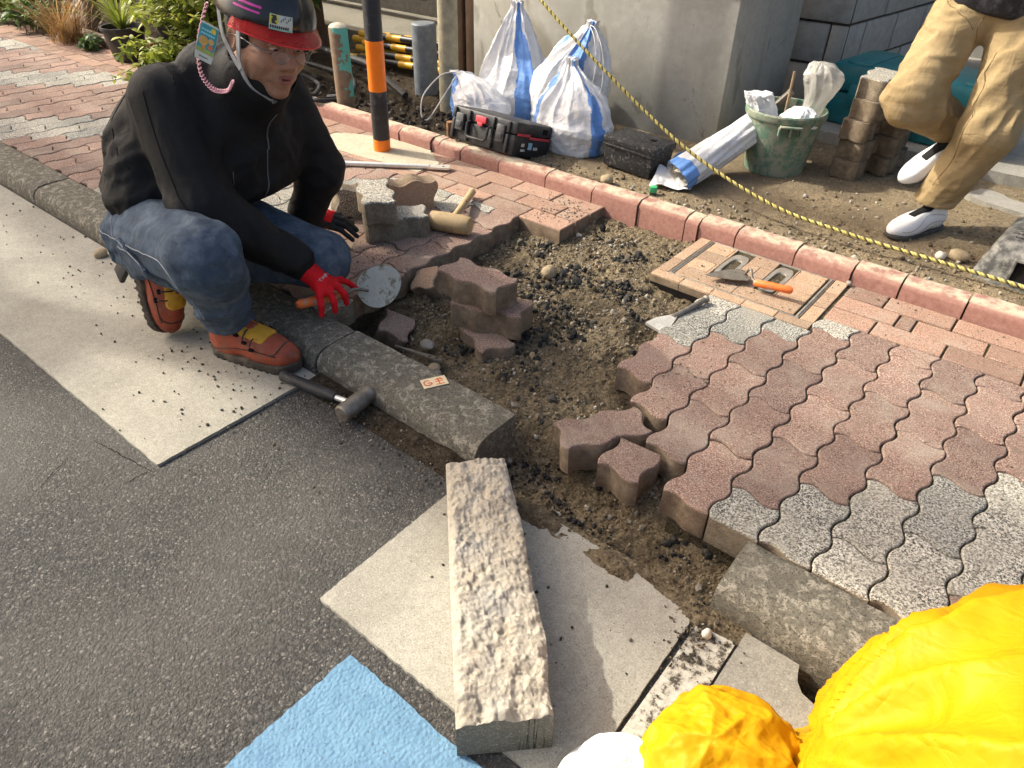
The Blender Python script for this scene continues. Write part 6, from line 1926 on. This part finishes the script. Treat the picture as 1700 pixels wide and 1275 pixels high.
# boots
def boot(name, M, parent):
    def f_up(P):
        t = sd_ell(P, (.185, 0, .038), (.095, .047, .046))
        t = smin(t, sd_ell(P, (.10, 0, .055), (.11, .042, .052)), .03)
        t = smin(t, sd_cone(P, (.055, 0, .04), (.040, 0, .125), .050, .052), .03)
        t = smin(t, sd_ell(P, (.028, 0, .035), (.050, .040, .045)), .02)
        t = t - .0014 * aniso(P, (0, 1, 0), 15, 40, 3, 2)
        return smax(t, .010 - P[..., 2], .004)
    a = sdf_part('boot', f_up, (-.05, -.08, -.01), (.30, .08, .20), .0042, M_BRED, parent, M)
    def f_sole(P):
        w = .044 + .008 * np.sin(np.clip(P[..., 0] / .28, 0, 1) * math.pi * .9 + .3)
        d = np.maximum(np.abs(P[..., 1]) - w, np.abs(P[..., 0] - .130) - .152)
        rnd = np.minimum(0, 0) + np.linalg.norm(np.stack([np.maximum(np.abs(P[..., 0] - .130) - .105, 0), np.abs(P[..., 1])], -1), axis=-1) - (w + .0)
        d = np.maximum(rnd, np.abs(P[..., 2] - .006 - .012 * np.clip((P[..., 0] - .2) / .08, 0, 1) ** 2) - .0145)
        g = np.abs(np.mod(P[..., 0], .022) - .011) < .004
        d = np.where((P[..., 2] < .0) & g, d + .004, d)
        return d
    adopt(sdf_obj('sole', f_sole, (-.05, -.08, -.02), (.30, .08, .05), .004, M_SOLE, None, 1), parent, M)
    def f_ton(P):
        s_ = smax(f_up(P) - .0055, sd_box(P, (.105, 0, .110), (.090, .034, .075), .01, np.array(RY(R(28)).to_3x3())), .004)
        return s_
    adopt(sdf_obj('tongue', f_ton, (.01, -.06, .04), (.22, .06, .20), .004, M_BYEL, None, 1), parent, M)
    def f_mid(P):
        return smax(f_up(P) - .0080, sd_box(P, (.085, 0, .120), (.062, .017, .075), .008, np.array(RY(R(28)).to_3x3())), .004)
    adopt(sdf_obj('tongue_pad', f_mid, (.0, -.05, .04), (.22, .05, .20), .004, M_BRED, None, 1), parent, M)
    bvb = BVHTree.FromPolygons([q.co for q in a.data.vertices], [q.vertices for q in a.data.polygons])
    def on(p, off):
        h_ = bvb.find_nearest(Vector(p)); return h_[0] + h_[1] * off
    for k in range(5):
        x = .060 + .026 * k; z = .135 - .017 * k
        pts = [on((x - .006, y, z), .0092) for y in (-.046, -.030, -.012, .012, .030, .046)]
        mb = MB(); mb.tube(pts, .0022, 6); adopt(mb.build('lace', M_RUBBER, None, None, None, 180), parent, M)
        for s_ in (-1, 1):
            mb = MB(); c_ = on((x - .004, s_ * .050, z - .006), .003); mb.box((c_.x - .007, c_.y - .004, c_.z - .004), (c_.x + .007, c_.y + .004, c_.z + .004), bev=.0015); adopt(mb.build('lace_hook', M_DARK), parent, M)
    for s_ in (-1, 1):          # stitched panel lines and a toe guard edge
        pts = [on((x, s_ * .06, .030 + .030 * math.sin((x - .02) * 9)), .0012) for x in np.linspace(.02, .24, 16)]
        mb = MB(); mb.tube(pts, .0014, 5); adopt(mb.build('seam', M_SOLE, None, None, None, 180), parent, M)
    pts = [on((.215 + .02 * math.cos(q), .06 * math.sin(q), .06), .0014) for q in np.linspace(-1.3, 1.3, 14)]
    mb = MB(); mb.tube(pts, .002, 5); adopt(mb.build('toe_seam', M_SOLE, None, None, None, 180), parent, M)
    mb = MB(); mb.lathe([(.054, 0), (.057, .006), (.056, .014), (.052, .018)], 20); adopt(mb.build('boot_cuff', M_BRED, None, None, None, 60), parent, M @ T(.040, 0, .128))
d_ = Vector((.255, .072, 0)).normalized()
boot('boot', axis_mat((-1.318, -.492, GZ + .006), d_), W1)
bt = axis_mat((-1.560, -.528, .222), (.15, -.13, -.98), (.9, .25, .1))
boot('boot', bt, W1)

# ---------------------------------------------------------------- the walking person
W2 = person('person in khaki trousers, dark jacket and white slip-on shoes stepping over the yard', (.06, 1.62, .01))
def f_tr(P):
    t = sd_ell(P, (.01, 1.70, .765), (.150, .115, .105))
    a = sd_cone(P, (-.060, 1.68, .73), (-.105, 1.50, .475), .092, .074)
    a = smin(a, sd_cone(P, (-.098, 1.50, .475), (.035, 1.735, .355), .077, .060), .03)
    a = a - .013 * aniso(P, (.8, .4, -.1), 2, 17, 3, 2) * np.clip((P[..., 2] - .3) / .2, .3, 1) - .010 * aniso(P, (.6, .3, .6), 20, 10, 8, 2) * np.exp(-((P[..., 2] - .45) / .06) ** 2)
    b_ = sd_cone(P, (.120, 1.68, .72), (.150, 1.57, .405), .092, .076)
    b_ = smin(b_, sd_cone(P, (.150, 1.57, .405), (.070, 1.635, .135), .078, .060), .03)
    b_ = b_ - .013 * aniso(P, (.35, -.1, .9), 2, 16, 6, 2) - .013 * aniso(P, (.8, .1, .3), 6, 28, 9, 2) * np.clip((.30 - P[..., 2]) / .2, 0, 1)
    cutd = np.array((.50, .82, -.42)); cutd = cutd / np.linalg.norm(cutd)
    dd = (P - np.array((.035, 1.735, .355))) @ cutd
    a = np.where(P[..., 2] < .56, smax(a, dd - .01, .01), a)
    t = smin(smin(t, a, .03), b_, .03)
    return smax(t, .118 - P[..., 2], .01)
sdf_part('trousers', f_tr, (-.22, 1.36, .08), (.25, 1.88, .90), .0056, M_KHAKI, W2)
btr = bvh_of([o for o in W2.children if o.name.startswith('trousers')][0])
M_KTH = plain('khaki_thread', (.22, .15, .07), .8, .2)
for pts in ([(-.16, 1.66, .76), (-.17, 1.60, .62), (-.17, 1.50, .50)], [(-.12, 1.58, .78), (-.06, 1.58, .74), (.0, 1.57, .70)], [(.06, 1.54, .66), (.07, 1.50, .50), (.09, 1.50, .38), (.05, 1.56, .20)], [(.02, 1.57, .80), (.015, 1.57, .72), (.01, 1.60, .66)]):
    seam(btr, pts, .0013, M_KTH, W2)
M_DJ = m_fabric('dark_jacket', (.020, .021, .026), .6, .3, 900, .4, (.09, .09, .10), 30, (.5, .62), .004, 30)
def f_tj(P):
    t = sd_ell(P, (.025, 1.70, .88), (.190, .158, .225))
    t = smin(t, sd_ell(P, (.02, 1.69, 1.18), (.185, .115, .20)), .08)
    for s_ in (-1, 1):
        a = smin(sd_cone(P, (.02 + s_ * .185, 1.69, 1.27), (.02 + s_ * .245, 1.70, 1.02), .068, .055), sd_cone(P, (.02 + s_ * .245, 1.70, 1.02), (.02 + s_ * .13, 1.50, 1.06), .055, .042), .03)
        t = smin(t, a, .04)
    t = t - .007 * aniso(P, (.3, .2, .9), 6, 16, 4, 2)
    return smax(t, .745 - .14 * P[..., 0] - P[..., 2], .012)
sdf_part('jacket', f_tj, (-.36, 1.36, .66), (.40, 1.90, 1.42), .011, M_DJ, W2)
H2 = axis_mat((.02, 1.66, 1.56), (-.35, -.92, -.15))
o = link('body', bd.data); adopt(o, W2, H2 @ Matrix.Scale(.98, 4))
def f_hd2(P):
    return smax(np.abs(sd_ell(P, (-.014, 0, .035), (.103, .085, .110))) - .004, smax(P[..., 0] * .9 - .045, -.06 - P[..., 2], .004), .004)
sdf_part('hair', f_hd2, (-.13, -.10, -.08), (.10, .10, .16), .006, M_HAIR, W2, H2)
for s_ in (-1, 1):
    x = .02 + s_ * .12; w0 = Vector((x, 1.49, 1.06)); pm = w0 + Vector((-s_ * .01, -.035, -.045))
    K = [pm + Vector((.0 + .0, -.018 + .012 * k - .0, -.040 - .003 * (1 - abs(k - 1.5)))) for k in range(4)]
    Md = [k + Vector((0, -.012, -.028)) for k in K]; Tp = [m_ + Vector((0, .006, -.022)) for m_ in Md]
    th = [pm + Vector((-s_ * .01, -.03, -.005)), pm + Vector((-s_ * .014, -.052, -.022)), pm + Vector((-s_ * .012, -.062, -.045))]
    sdf_part('hand', lambda P: f_hand(P, tuple(w0), tuple(pm), [tuple(k) for k in K], [tuple(k) for k in Md], [tuple(k) for k in Tp], [tuple(k) for k in th], .026, .0078), (x - .07, 1.36, .86), (x + .07, 1.56, 1.12), .004, M_SKIN, W2)
# shoes
M_SHOE = m_fabric('white_leather', (.72, .72, .71), .45, .4, 700, .04, (.60, .58, .54), 12, (.55, .8), .003, 30)
M_ELA = plain('black_elastic', (.012, .012, .013), .8, .2); M_SHS = plain('shoe_sole', (.07, .068, .062), .8, .2, 0, .3); M_SOCK = plain('grey_sock', (.10, .10, .11), .9, .1, 0, .2, 60, .001, 400)
def shoe(M, parent):
    def f_s(P):
        t = sd_ell(P, (.180, 0, .034), (.082, .045, .040))
        t = smin(t, sd_ell(P, (.095, 0, .046), (.105, .040, .044)), .03)
        t = smin(t, sd_ell(P, (.030, 0, .048), (.046, .037, .048)), .02)
        t = smin(t, sd_cone(P, (.045, 0, .06), (.050, 0, .100), .040, .038), .02)
        # stitched overlays
        s_ = np.abs(np.sin(P[..., 0] * 38 + np.abs(P[..., 1]) * 55))
        t = t + .0012 * np.exp(-(s_ / .18) ** 2)
        return smax(smax(t, .010 - P[..., 2], .004), P[..., 2] - .105 + .25 * (P[..., 0] - .05), .004)
    adopt(sdf_obj('shoe', f_s, (-.04, -.07, 0), (.28, .07, .13), .004, M_SHOE, None, 1), parent, M)
    sh = [o for o in parent.children if o.name.startswith('shoe')][-1]
    bsh = bvh_of(sh)
    for s_ in (-1, 1):
        for ys, zs in ((.030, .055), (.050, .030)):
            Q = []
            for x in np.linspace(.03, .235, 18):
                h_ = bsh.find_nearest(Vector((x, s_ * (ys + .012 * math.sin(x * 40)), zs + .02 * math.sin(x * 22)))); Q.append(h_[0] + h_[1] * .0003)
            mb = MB(); mb.tube(Q, .0011, 5); adopt(mb.build('stitching', M_GREY, None, None, None, 180), parent, M)
    def f_e(P):
        tap = .011 + .010 * np.clip((.135 - P[..., 0]) / .08, 0, 1)
        reg = np.maximum(np.abs(P[..., 1]) - tap - .004, np.abs(P[..., 0] - .110) - .058)
        return smax(f_s(P) - .003, np.maximum(reg, .045 - P[..., 2]), .003)
    adopt(sdf_obj('elastic_gusset', f_e, (.03, -.05, .04), (.17, .05, .13), .003, M_ELA, None, 1), parent, M)
    def f_so(P):
        w = .040 + .007 * np.sin(np.clip(P[..., 0] / .27, 0, 1) * math.pi)
        d = np.linalg.norm(np.stack([np.maximum(np.abs(P[..., 0] - .120) - .098, 0), np.abs(P[..., 1])], -1), axis=-1) - w
        g = (np.abs(np.mod(P[..., 1], .011) - .0055) < .002) & (P[..., 0] > .2)
        return np.where(g, .0015, 0) + np.maximum(d, np.abs(P[..., 2] - .006 - .014 * np.clip((P[..., 0] - .18) / .08, 0, 1) ** 2) - .010)
    adopt(sdf_obj('shoe_sole', f_so, (-.04, -.07, -.01), (.28, .07, .045), .004, M_SHS, None, 1), parent, M)
    mb = MB(); mb.tube([(.048, 0, .07), (.046, 0, .11), (.040, 0, .16)], [.036, .037, .038], 20); adopt(mb.build('sock', M_SOCK, None, None, None, 180), parent, M)
shoe(axis_mat((.095, 1.685, .014), (-.085, -.185, -.004)), W2)
shoe(axis_mat((.075, 1.78, .290), (-.115, -.150, -.115), (.1, -.3, .9)), W2)
for w_ in (W1, W2):
    del w_['_loc']

# ================================================================== RUBBLE, STONES, DUST
def stone_base(sub=1):
    bm = bmesh.new(); bmesh.ops.create_icosphere(bm, subdivisions=sub, radius=1.0)
    v = np.array([q.co[:] for q in bm.verts]); f = np.array([[q.index for q in p.verts] for p in bm.faces]); bm.free(); return v, f
SV1, SF1 = stone_base(1); SV2, SF2 = stone_base(2)
def scatter(name, pts, sizes, mat, seed, sub=1, rough=.35, flat=.75):
    rg = np.random.default_rng(seed)
    SV, SF = (SV1, SF1) if sub == 1 else (SV2, SF2)
    n, k = len(pts), len(SV)
    V = np.zeros((n, k, 3))
    for i in range(n):
        q = SV * (1 + rough * fbm(SV + rg.uniform(0, 50, 3), 1.3, 2)[:, None])
        q = q * rg.uniform(.65, 1.25, 3) * np.array([1, 1, flat])
        a, b, c = rg.uniform(0, TAU, 3)
        Rm = np.array(Euler((a, b * .3, c)).to_matrix())
        V[i] = q @ Rm.T * sizes[i] + pts[i]
    F = (SF[None] + (np.arange(n) * k)[:, None, None]).reshape(-1, 3)
    me = mesh(name, V.reshape(-1, 3), F, mat, 180 if sub == 2 else None)
    return link(name, me)
def m_rubble(name, stops, rough=.95, sc=60):
    n = NT(name); g = n.N.new('ShaderNodeNewGeometry'); c = n.coord()
    col = n.ramp(g.outputs['Random Per Island'], stops)
    col = n.mix(n.ramp(n.noise(sc, 5, .7, c), [(.45, 0), (.7, .5)]), col, stops[0][1])
    return n.out(col, rough, .2, n.bump(n.noise(300, 4, .7, c), .002, .8))
M_GRAV = m_rubble('gravel', [(0, (.10, .075, .045)), (.35, (.19, .145, .09)), (.7, (.28, .225, .15)), (.92, (.33, .31, .26)), (1, (.50, .46, .38))])
M_CLOD = m_rubble('asphalt_clod', [(0, (.016, .016, .015)), (.55, (.036, .035, .033)), (.85, (.075, .068, .058)), (1, (.13, .11, .08))], .9)
rg = np.random.default_rng(21)
def surf(x, y): return pit_h(np.array(x), np.array(y))
def in_pit(x, y):
    ok = (x > -1.15) & (x < -.02) & (y > -.2) & (y < 1.02)
    st = ((x > -.345) & (y > .1)) | ((x > -.235) & (y > -.01)) | ((x > -.12) & (y > -.11))
    cov = (x > -.555) & (y > .645)
    br = (x < -.975) & (y > .70)
    tr = (x > -.42) & (x < .2) & (y < -.2) & (y > -.40)
    return (ok & ~st & ~cov & ~br) | tr
def sample(n, fx):
    out = np.zeros((0, 2))
    while len(out) < n:
        p = np.stack([rg.uniform(-1.2, .25, n * 4), rg.uniform(-.42, 1.04, n * 4)], -1)
        w = fx(p[:, 0], p[:, 1]) * in_pit(p[:, 0], p[:, 1])
        out = np.concatenate([out, p[rg.uniform(0, 1, len(p)) < w]])
    return out[:n]
def clump(x, y, sc, th, seed): return np.clip((fbm(np.stack([x, y, 0 * x], -1), sc, 3, .5, seed) - th) * 6, 0, 1)
p = sample(5200, lambda x, y: .25 + .75 * clump(x, y, 6, -.1, 3))
s_ = np.exp(rg.normal(-5.85, .55, len(p))).clip(.0013, .012)
tag(scatter('pit_gravel', np.column_stack([p, surf(p[:, 0], p[:, 1]) + s_ * .3]), s_, M_GRAV, 1), 'loose tan gravel strewn over the pit soil', 'gravel', None, 'stuff')
band = lambda x, y: np.exp(-(((x + .75) / .28) ** 2 + ((y - .62) / .26) ** 2)) + .45 * np.exp(-(((x + .55) / .3) ** 2 + ((y - .2) / .2) ** 2)) + .5 * np.exp(-(((x + .72) / .12) ** 2 + ((y + .03) / .1) ** 2)) + .30 * (y < -.2)
p = sample(2600, lambda x, y: np.clip(band(x, y), 0, 1) * clump(x, y, 9, .05, 7))
s_ = np.exp(rg.normal(-5.75, .62, len(p))).clip(.0012, .016)
tag(scatter('asphalt_rubble', np.column_stack([p, surf(p[:, 0], p[:, 1]) + s_ * .45]), s_, M_CLOD, 2, 1, .55, .85), 'black crumbs of broken asphalt lying in the pit', 'rubble', None, 'stuff')
# larger stones, one by one
STN = {}
def stone(loc, s, label, mat, seed, cat='stone', group=None, zr=0.0):
    rg2 = np.random.default_rng(seed)
    q = SV2 * (1 + .42 * fbm(SV2 + seed * 3.1, 1.0, 3)[:, None]) * rg2.uniform(.75, 1.2, 3) * np.array([1, 1, .8]) * s
    o = link('stone', mesh('stone', q, SF2, mat, 60), None, loc, (0, 0, rg2.uniform(0, 6)))
    return tag(o, label, cat, group)
M_TANST = plain('tan_stone', (.34, .27, .17), .95, .15, 0, .25, 30, .003, 120); M_GREYST = plain('grey_stone', (.26, .24, .20), .95, .15, 0, .25, 30, .003, 120); M_WHST = plain('white_stone', (.62, .58, .48), .9, .2, 0, .15, 40, .001, 200)
stone((.235, -.455, GZ + .008), .012, 'round white pebble on the gutter beside the yellow sack', M_WHST, 3)
stone((-2.16, -.44, GZ + .010), .020, 'flat tan stone on the gutter below the worker\'s back', M_TANST, 5)
stone((.232, 1.42, .035), .030, 'larger tan rock beside the grey step box', M_TANST, 8)
stone((.178, 1.40, .026), .020, 'smaller pale rock beside the rope', M_WHST, 11)
stone((-1.09, 1.21, .03), .024, 'pale stone in front of the dusty black box', M_TANST, 13)
stone((-.005, 1.012, .010), .010, 'small grey stone resting on the brick border at the cover corner', M_GREYST, 15)
stone((-.86, .50, -.045), .030, 'tan lump of hardened sand behind the paver stack', M_TANST, 17)
stone((-.80, -.135, -.085), .020, 'tan stone at the kerb below the paver stack', M_TANST, 19)
stone((-.77, -.155, -.085), .016, 'rounded grey stone touching the kerb in the pit', M_GREYST, 20)
stone((-.90, -.06, -.085), .022, 'grey mortar lump left of the paver stack in the pit', M_GREYST, 23)
# dirt spilled on the slabs, pavers and gutter
def spill(name, n, boxes, zf, mat, smin_, smax_, seed, label):
    rg2 = np.random.default_rng(seed); P, S = [], []
    for (x, y, sx, sy, w) in boxes:
        k = int(n * w)
        xx = rg2.normal(x, sx, k); yy = rg2.normal(y, sy, k)
        P.append(np.column_stack([xx, yy])); S.append(np.exp(rg2.uniform(math.log(smin_), math.log(smax_), k)))
    P = np.concatenate(P); S = np.concatenate(S); z = zf(P[:, 0], P[:, 1]); ok = z > -1
    P, S, z = P[ok], S[ok], z[ok]
    tag(scatter(name, np.column_stack([P, z + S * .35]), S, mat, seed), label, 'grit', None, 'stuff')
def z_gut(x, y):
    z = np.where(y < -.40, GZ + .001, -9); z = np.where((y > -.40), -9, z); return z
spill('gutter_grit', 560, [(-1.05, -.62, .22, .13, .28), (-1.5, -.52, .35, .08, .2), (-.65, -.46, .18, .04, .5), (-.1, -.60, .15, .12, .12), (.22, -.46, .03, .05, .35), (-2.4, -.5, .5, .09, .12)], z_gut, m_rubble('grit_dark', [(0, (.03, .027, .022)), (.6, (.09, .078, .055)), (.9, (.18, .15, .10)), (1, (.5, .46, .38))]), .0009, .0052, 31, 'dark crumbs scattered over the gutter concrete')
def z_pav(x, y):
    ok = ((x < XL - .01) & (y > -.2) & (y < 1.02)) | ((x > -.977 - .3) & (x < -.985) & (y > .73) & (y < 1.02)) | ((x > .01) & (y > -.2) & (y < 1.02)) | ((x > -.22) & (y > .03) & (y < .6)) | ((x > -.5) & (x < -.02) & (y > .7) & (y < 1.0))
    return np.where(ok, .0005, -9)
spill('paver_grit', 1300, [(-1.08, .88, .10, .08, .35), (-1.35, .15, .12, .2, .25), (-.22, .2, .07, .12, .2), (-.30, .75, .12, .06, .08), (.35, .35, .4, .35, .1), (-1.7, .5, .5, .35, .12), (.1, 1.0, .35, .02, .1)], z_pav, M_GRAV, .0007, .0042, 33, 'soil crumbs scattered over the pavers round the pit')
def z_yard(x, y): return np.where((y > 1.12) & (x > -1.7), yard_h(x, y), -9)
spill('yard_grit', 1500, [(-.6, 1.22, .5, .07, .35), (.2, 1.3, .35, .12, .25), (-.1, 1.7, .5, .3, .3), (-1.25, 1.22, .2, .06, .1)], z_yard, M_GRAV, .0012, .010, 35, 'loose stones and crumbs on the yard soil')
def z_bed(x, y): return np.where((y > 1.12) & (x < -1.7), bedh(x, y), -9)
spill('bed_rubble', 700, [(-2.3, 1.35, .35, .15, .7), (-3.2, 1.5, .4, .25, .3)], z_bed, m_rubble('bed_stone', [(0, (.03, .024, .018)), (.6, (.07, .055, .04)), (1, (.20, .17, .13))]), .004, .022, 37, 'dark clods and stones on the planting bed')
# soil banks against the cut edges
def bank_h(X, Y):
    P = np.stack([X, Y, 0 * X], -1)
    q = fbm(P, 14, 4, .6, 3)
    fade = np.clip((.29 - X) / .08, 0, 1) * np.clip((X + .39) / .05, 0, 1) * np.clip((Y + .473) / .03, 0, 1)
    return GZ - .008 + fade * (.024 * np.clip(1 - np.abs(Y + .425) / .05, 0, 1) * np.clip(.6 + q, 0, 1.3) + .003 * ridged(P, 60, 2))
o = link('trench_spoil', grid_mesh('trench_spoil', -.40, .30, 170, -.475, -.385, 40, bank_h, M_SOIL)); tag(o, kind='structure')
def bank2(X, Y):
    P = np.stack([X, Y, 0 * X], -1)
    return GZ - .006 + .016 * np.clip(1 - np.abs(Y + .400) / .045, 0, 1) * np.clip(.55 + fbm(P, 11, 4, .6, 8), 0, 1.2)
o = link('kerb_silt', grid_mesh('kerb_silt', -1.0, -.40, 150, -.46, -.38, 30, bank2, M_DARKSOIL)); tag(o, kind='structure')

# ================================================================== ADDED SLATTED FRAME, OUT OF VIEW (invented to cast the banded shade)
HC = 9.0
kx, ky = SUN_DIR.x / SUN_DIR.z, SUN_DIR.y / SUN_DIR.z
t = empty('added_shade_frame', (kx * HC - 1.5, ky * HC, ROAD), (0, 0, 0), 'tall slatted timber canopy on posts, unseen and added to cast banded shade', 'shade_frame')  # unseen frame, added only so its slats throw the shade bands
M_SLAT = plain('shade_frame_timber', (.18, .13, .08), .8, .2)
for (a, b, x0, x1) in ((-.60, -.02, -7, 1.72), (-.20, .0, 1.73, 7), (.10, .24, -7, 7), (.40, .46, -7, 7), (1.40, 1.60, -7, 7), (-1.75, -1.45, -7, 7), (-.98, -.72, -7, -.05)):
    mb = MB(); mb.box((x0, a, HC - .05 - ROAD), (x1, b, HC - ROAD)); mb.build('slat', M_SLAT, t)
for x in (-6.9, 6.8):
    mb = MB(); mb.box((x, -1.8, HC - .16 - ROAD), (x + .12, 1.7, HC - .052 - ROAD)); mb.build('beam', M_SLAT, t)
    for y in (-1.7, 1.55): mb = MB(); mb.box((x, y, 0), (x + .12, y + .12, HC - .162 - ROAD)); mb.build('post', M_SLAT, t)
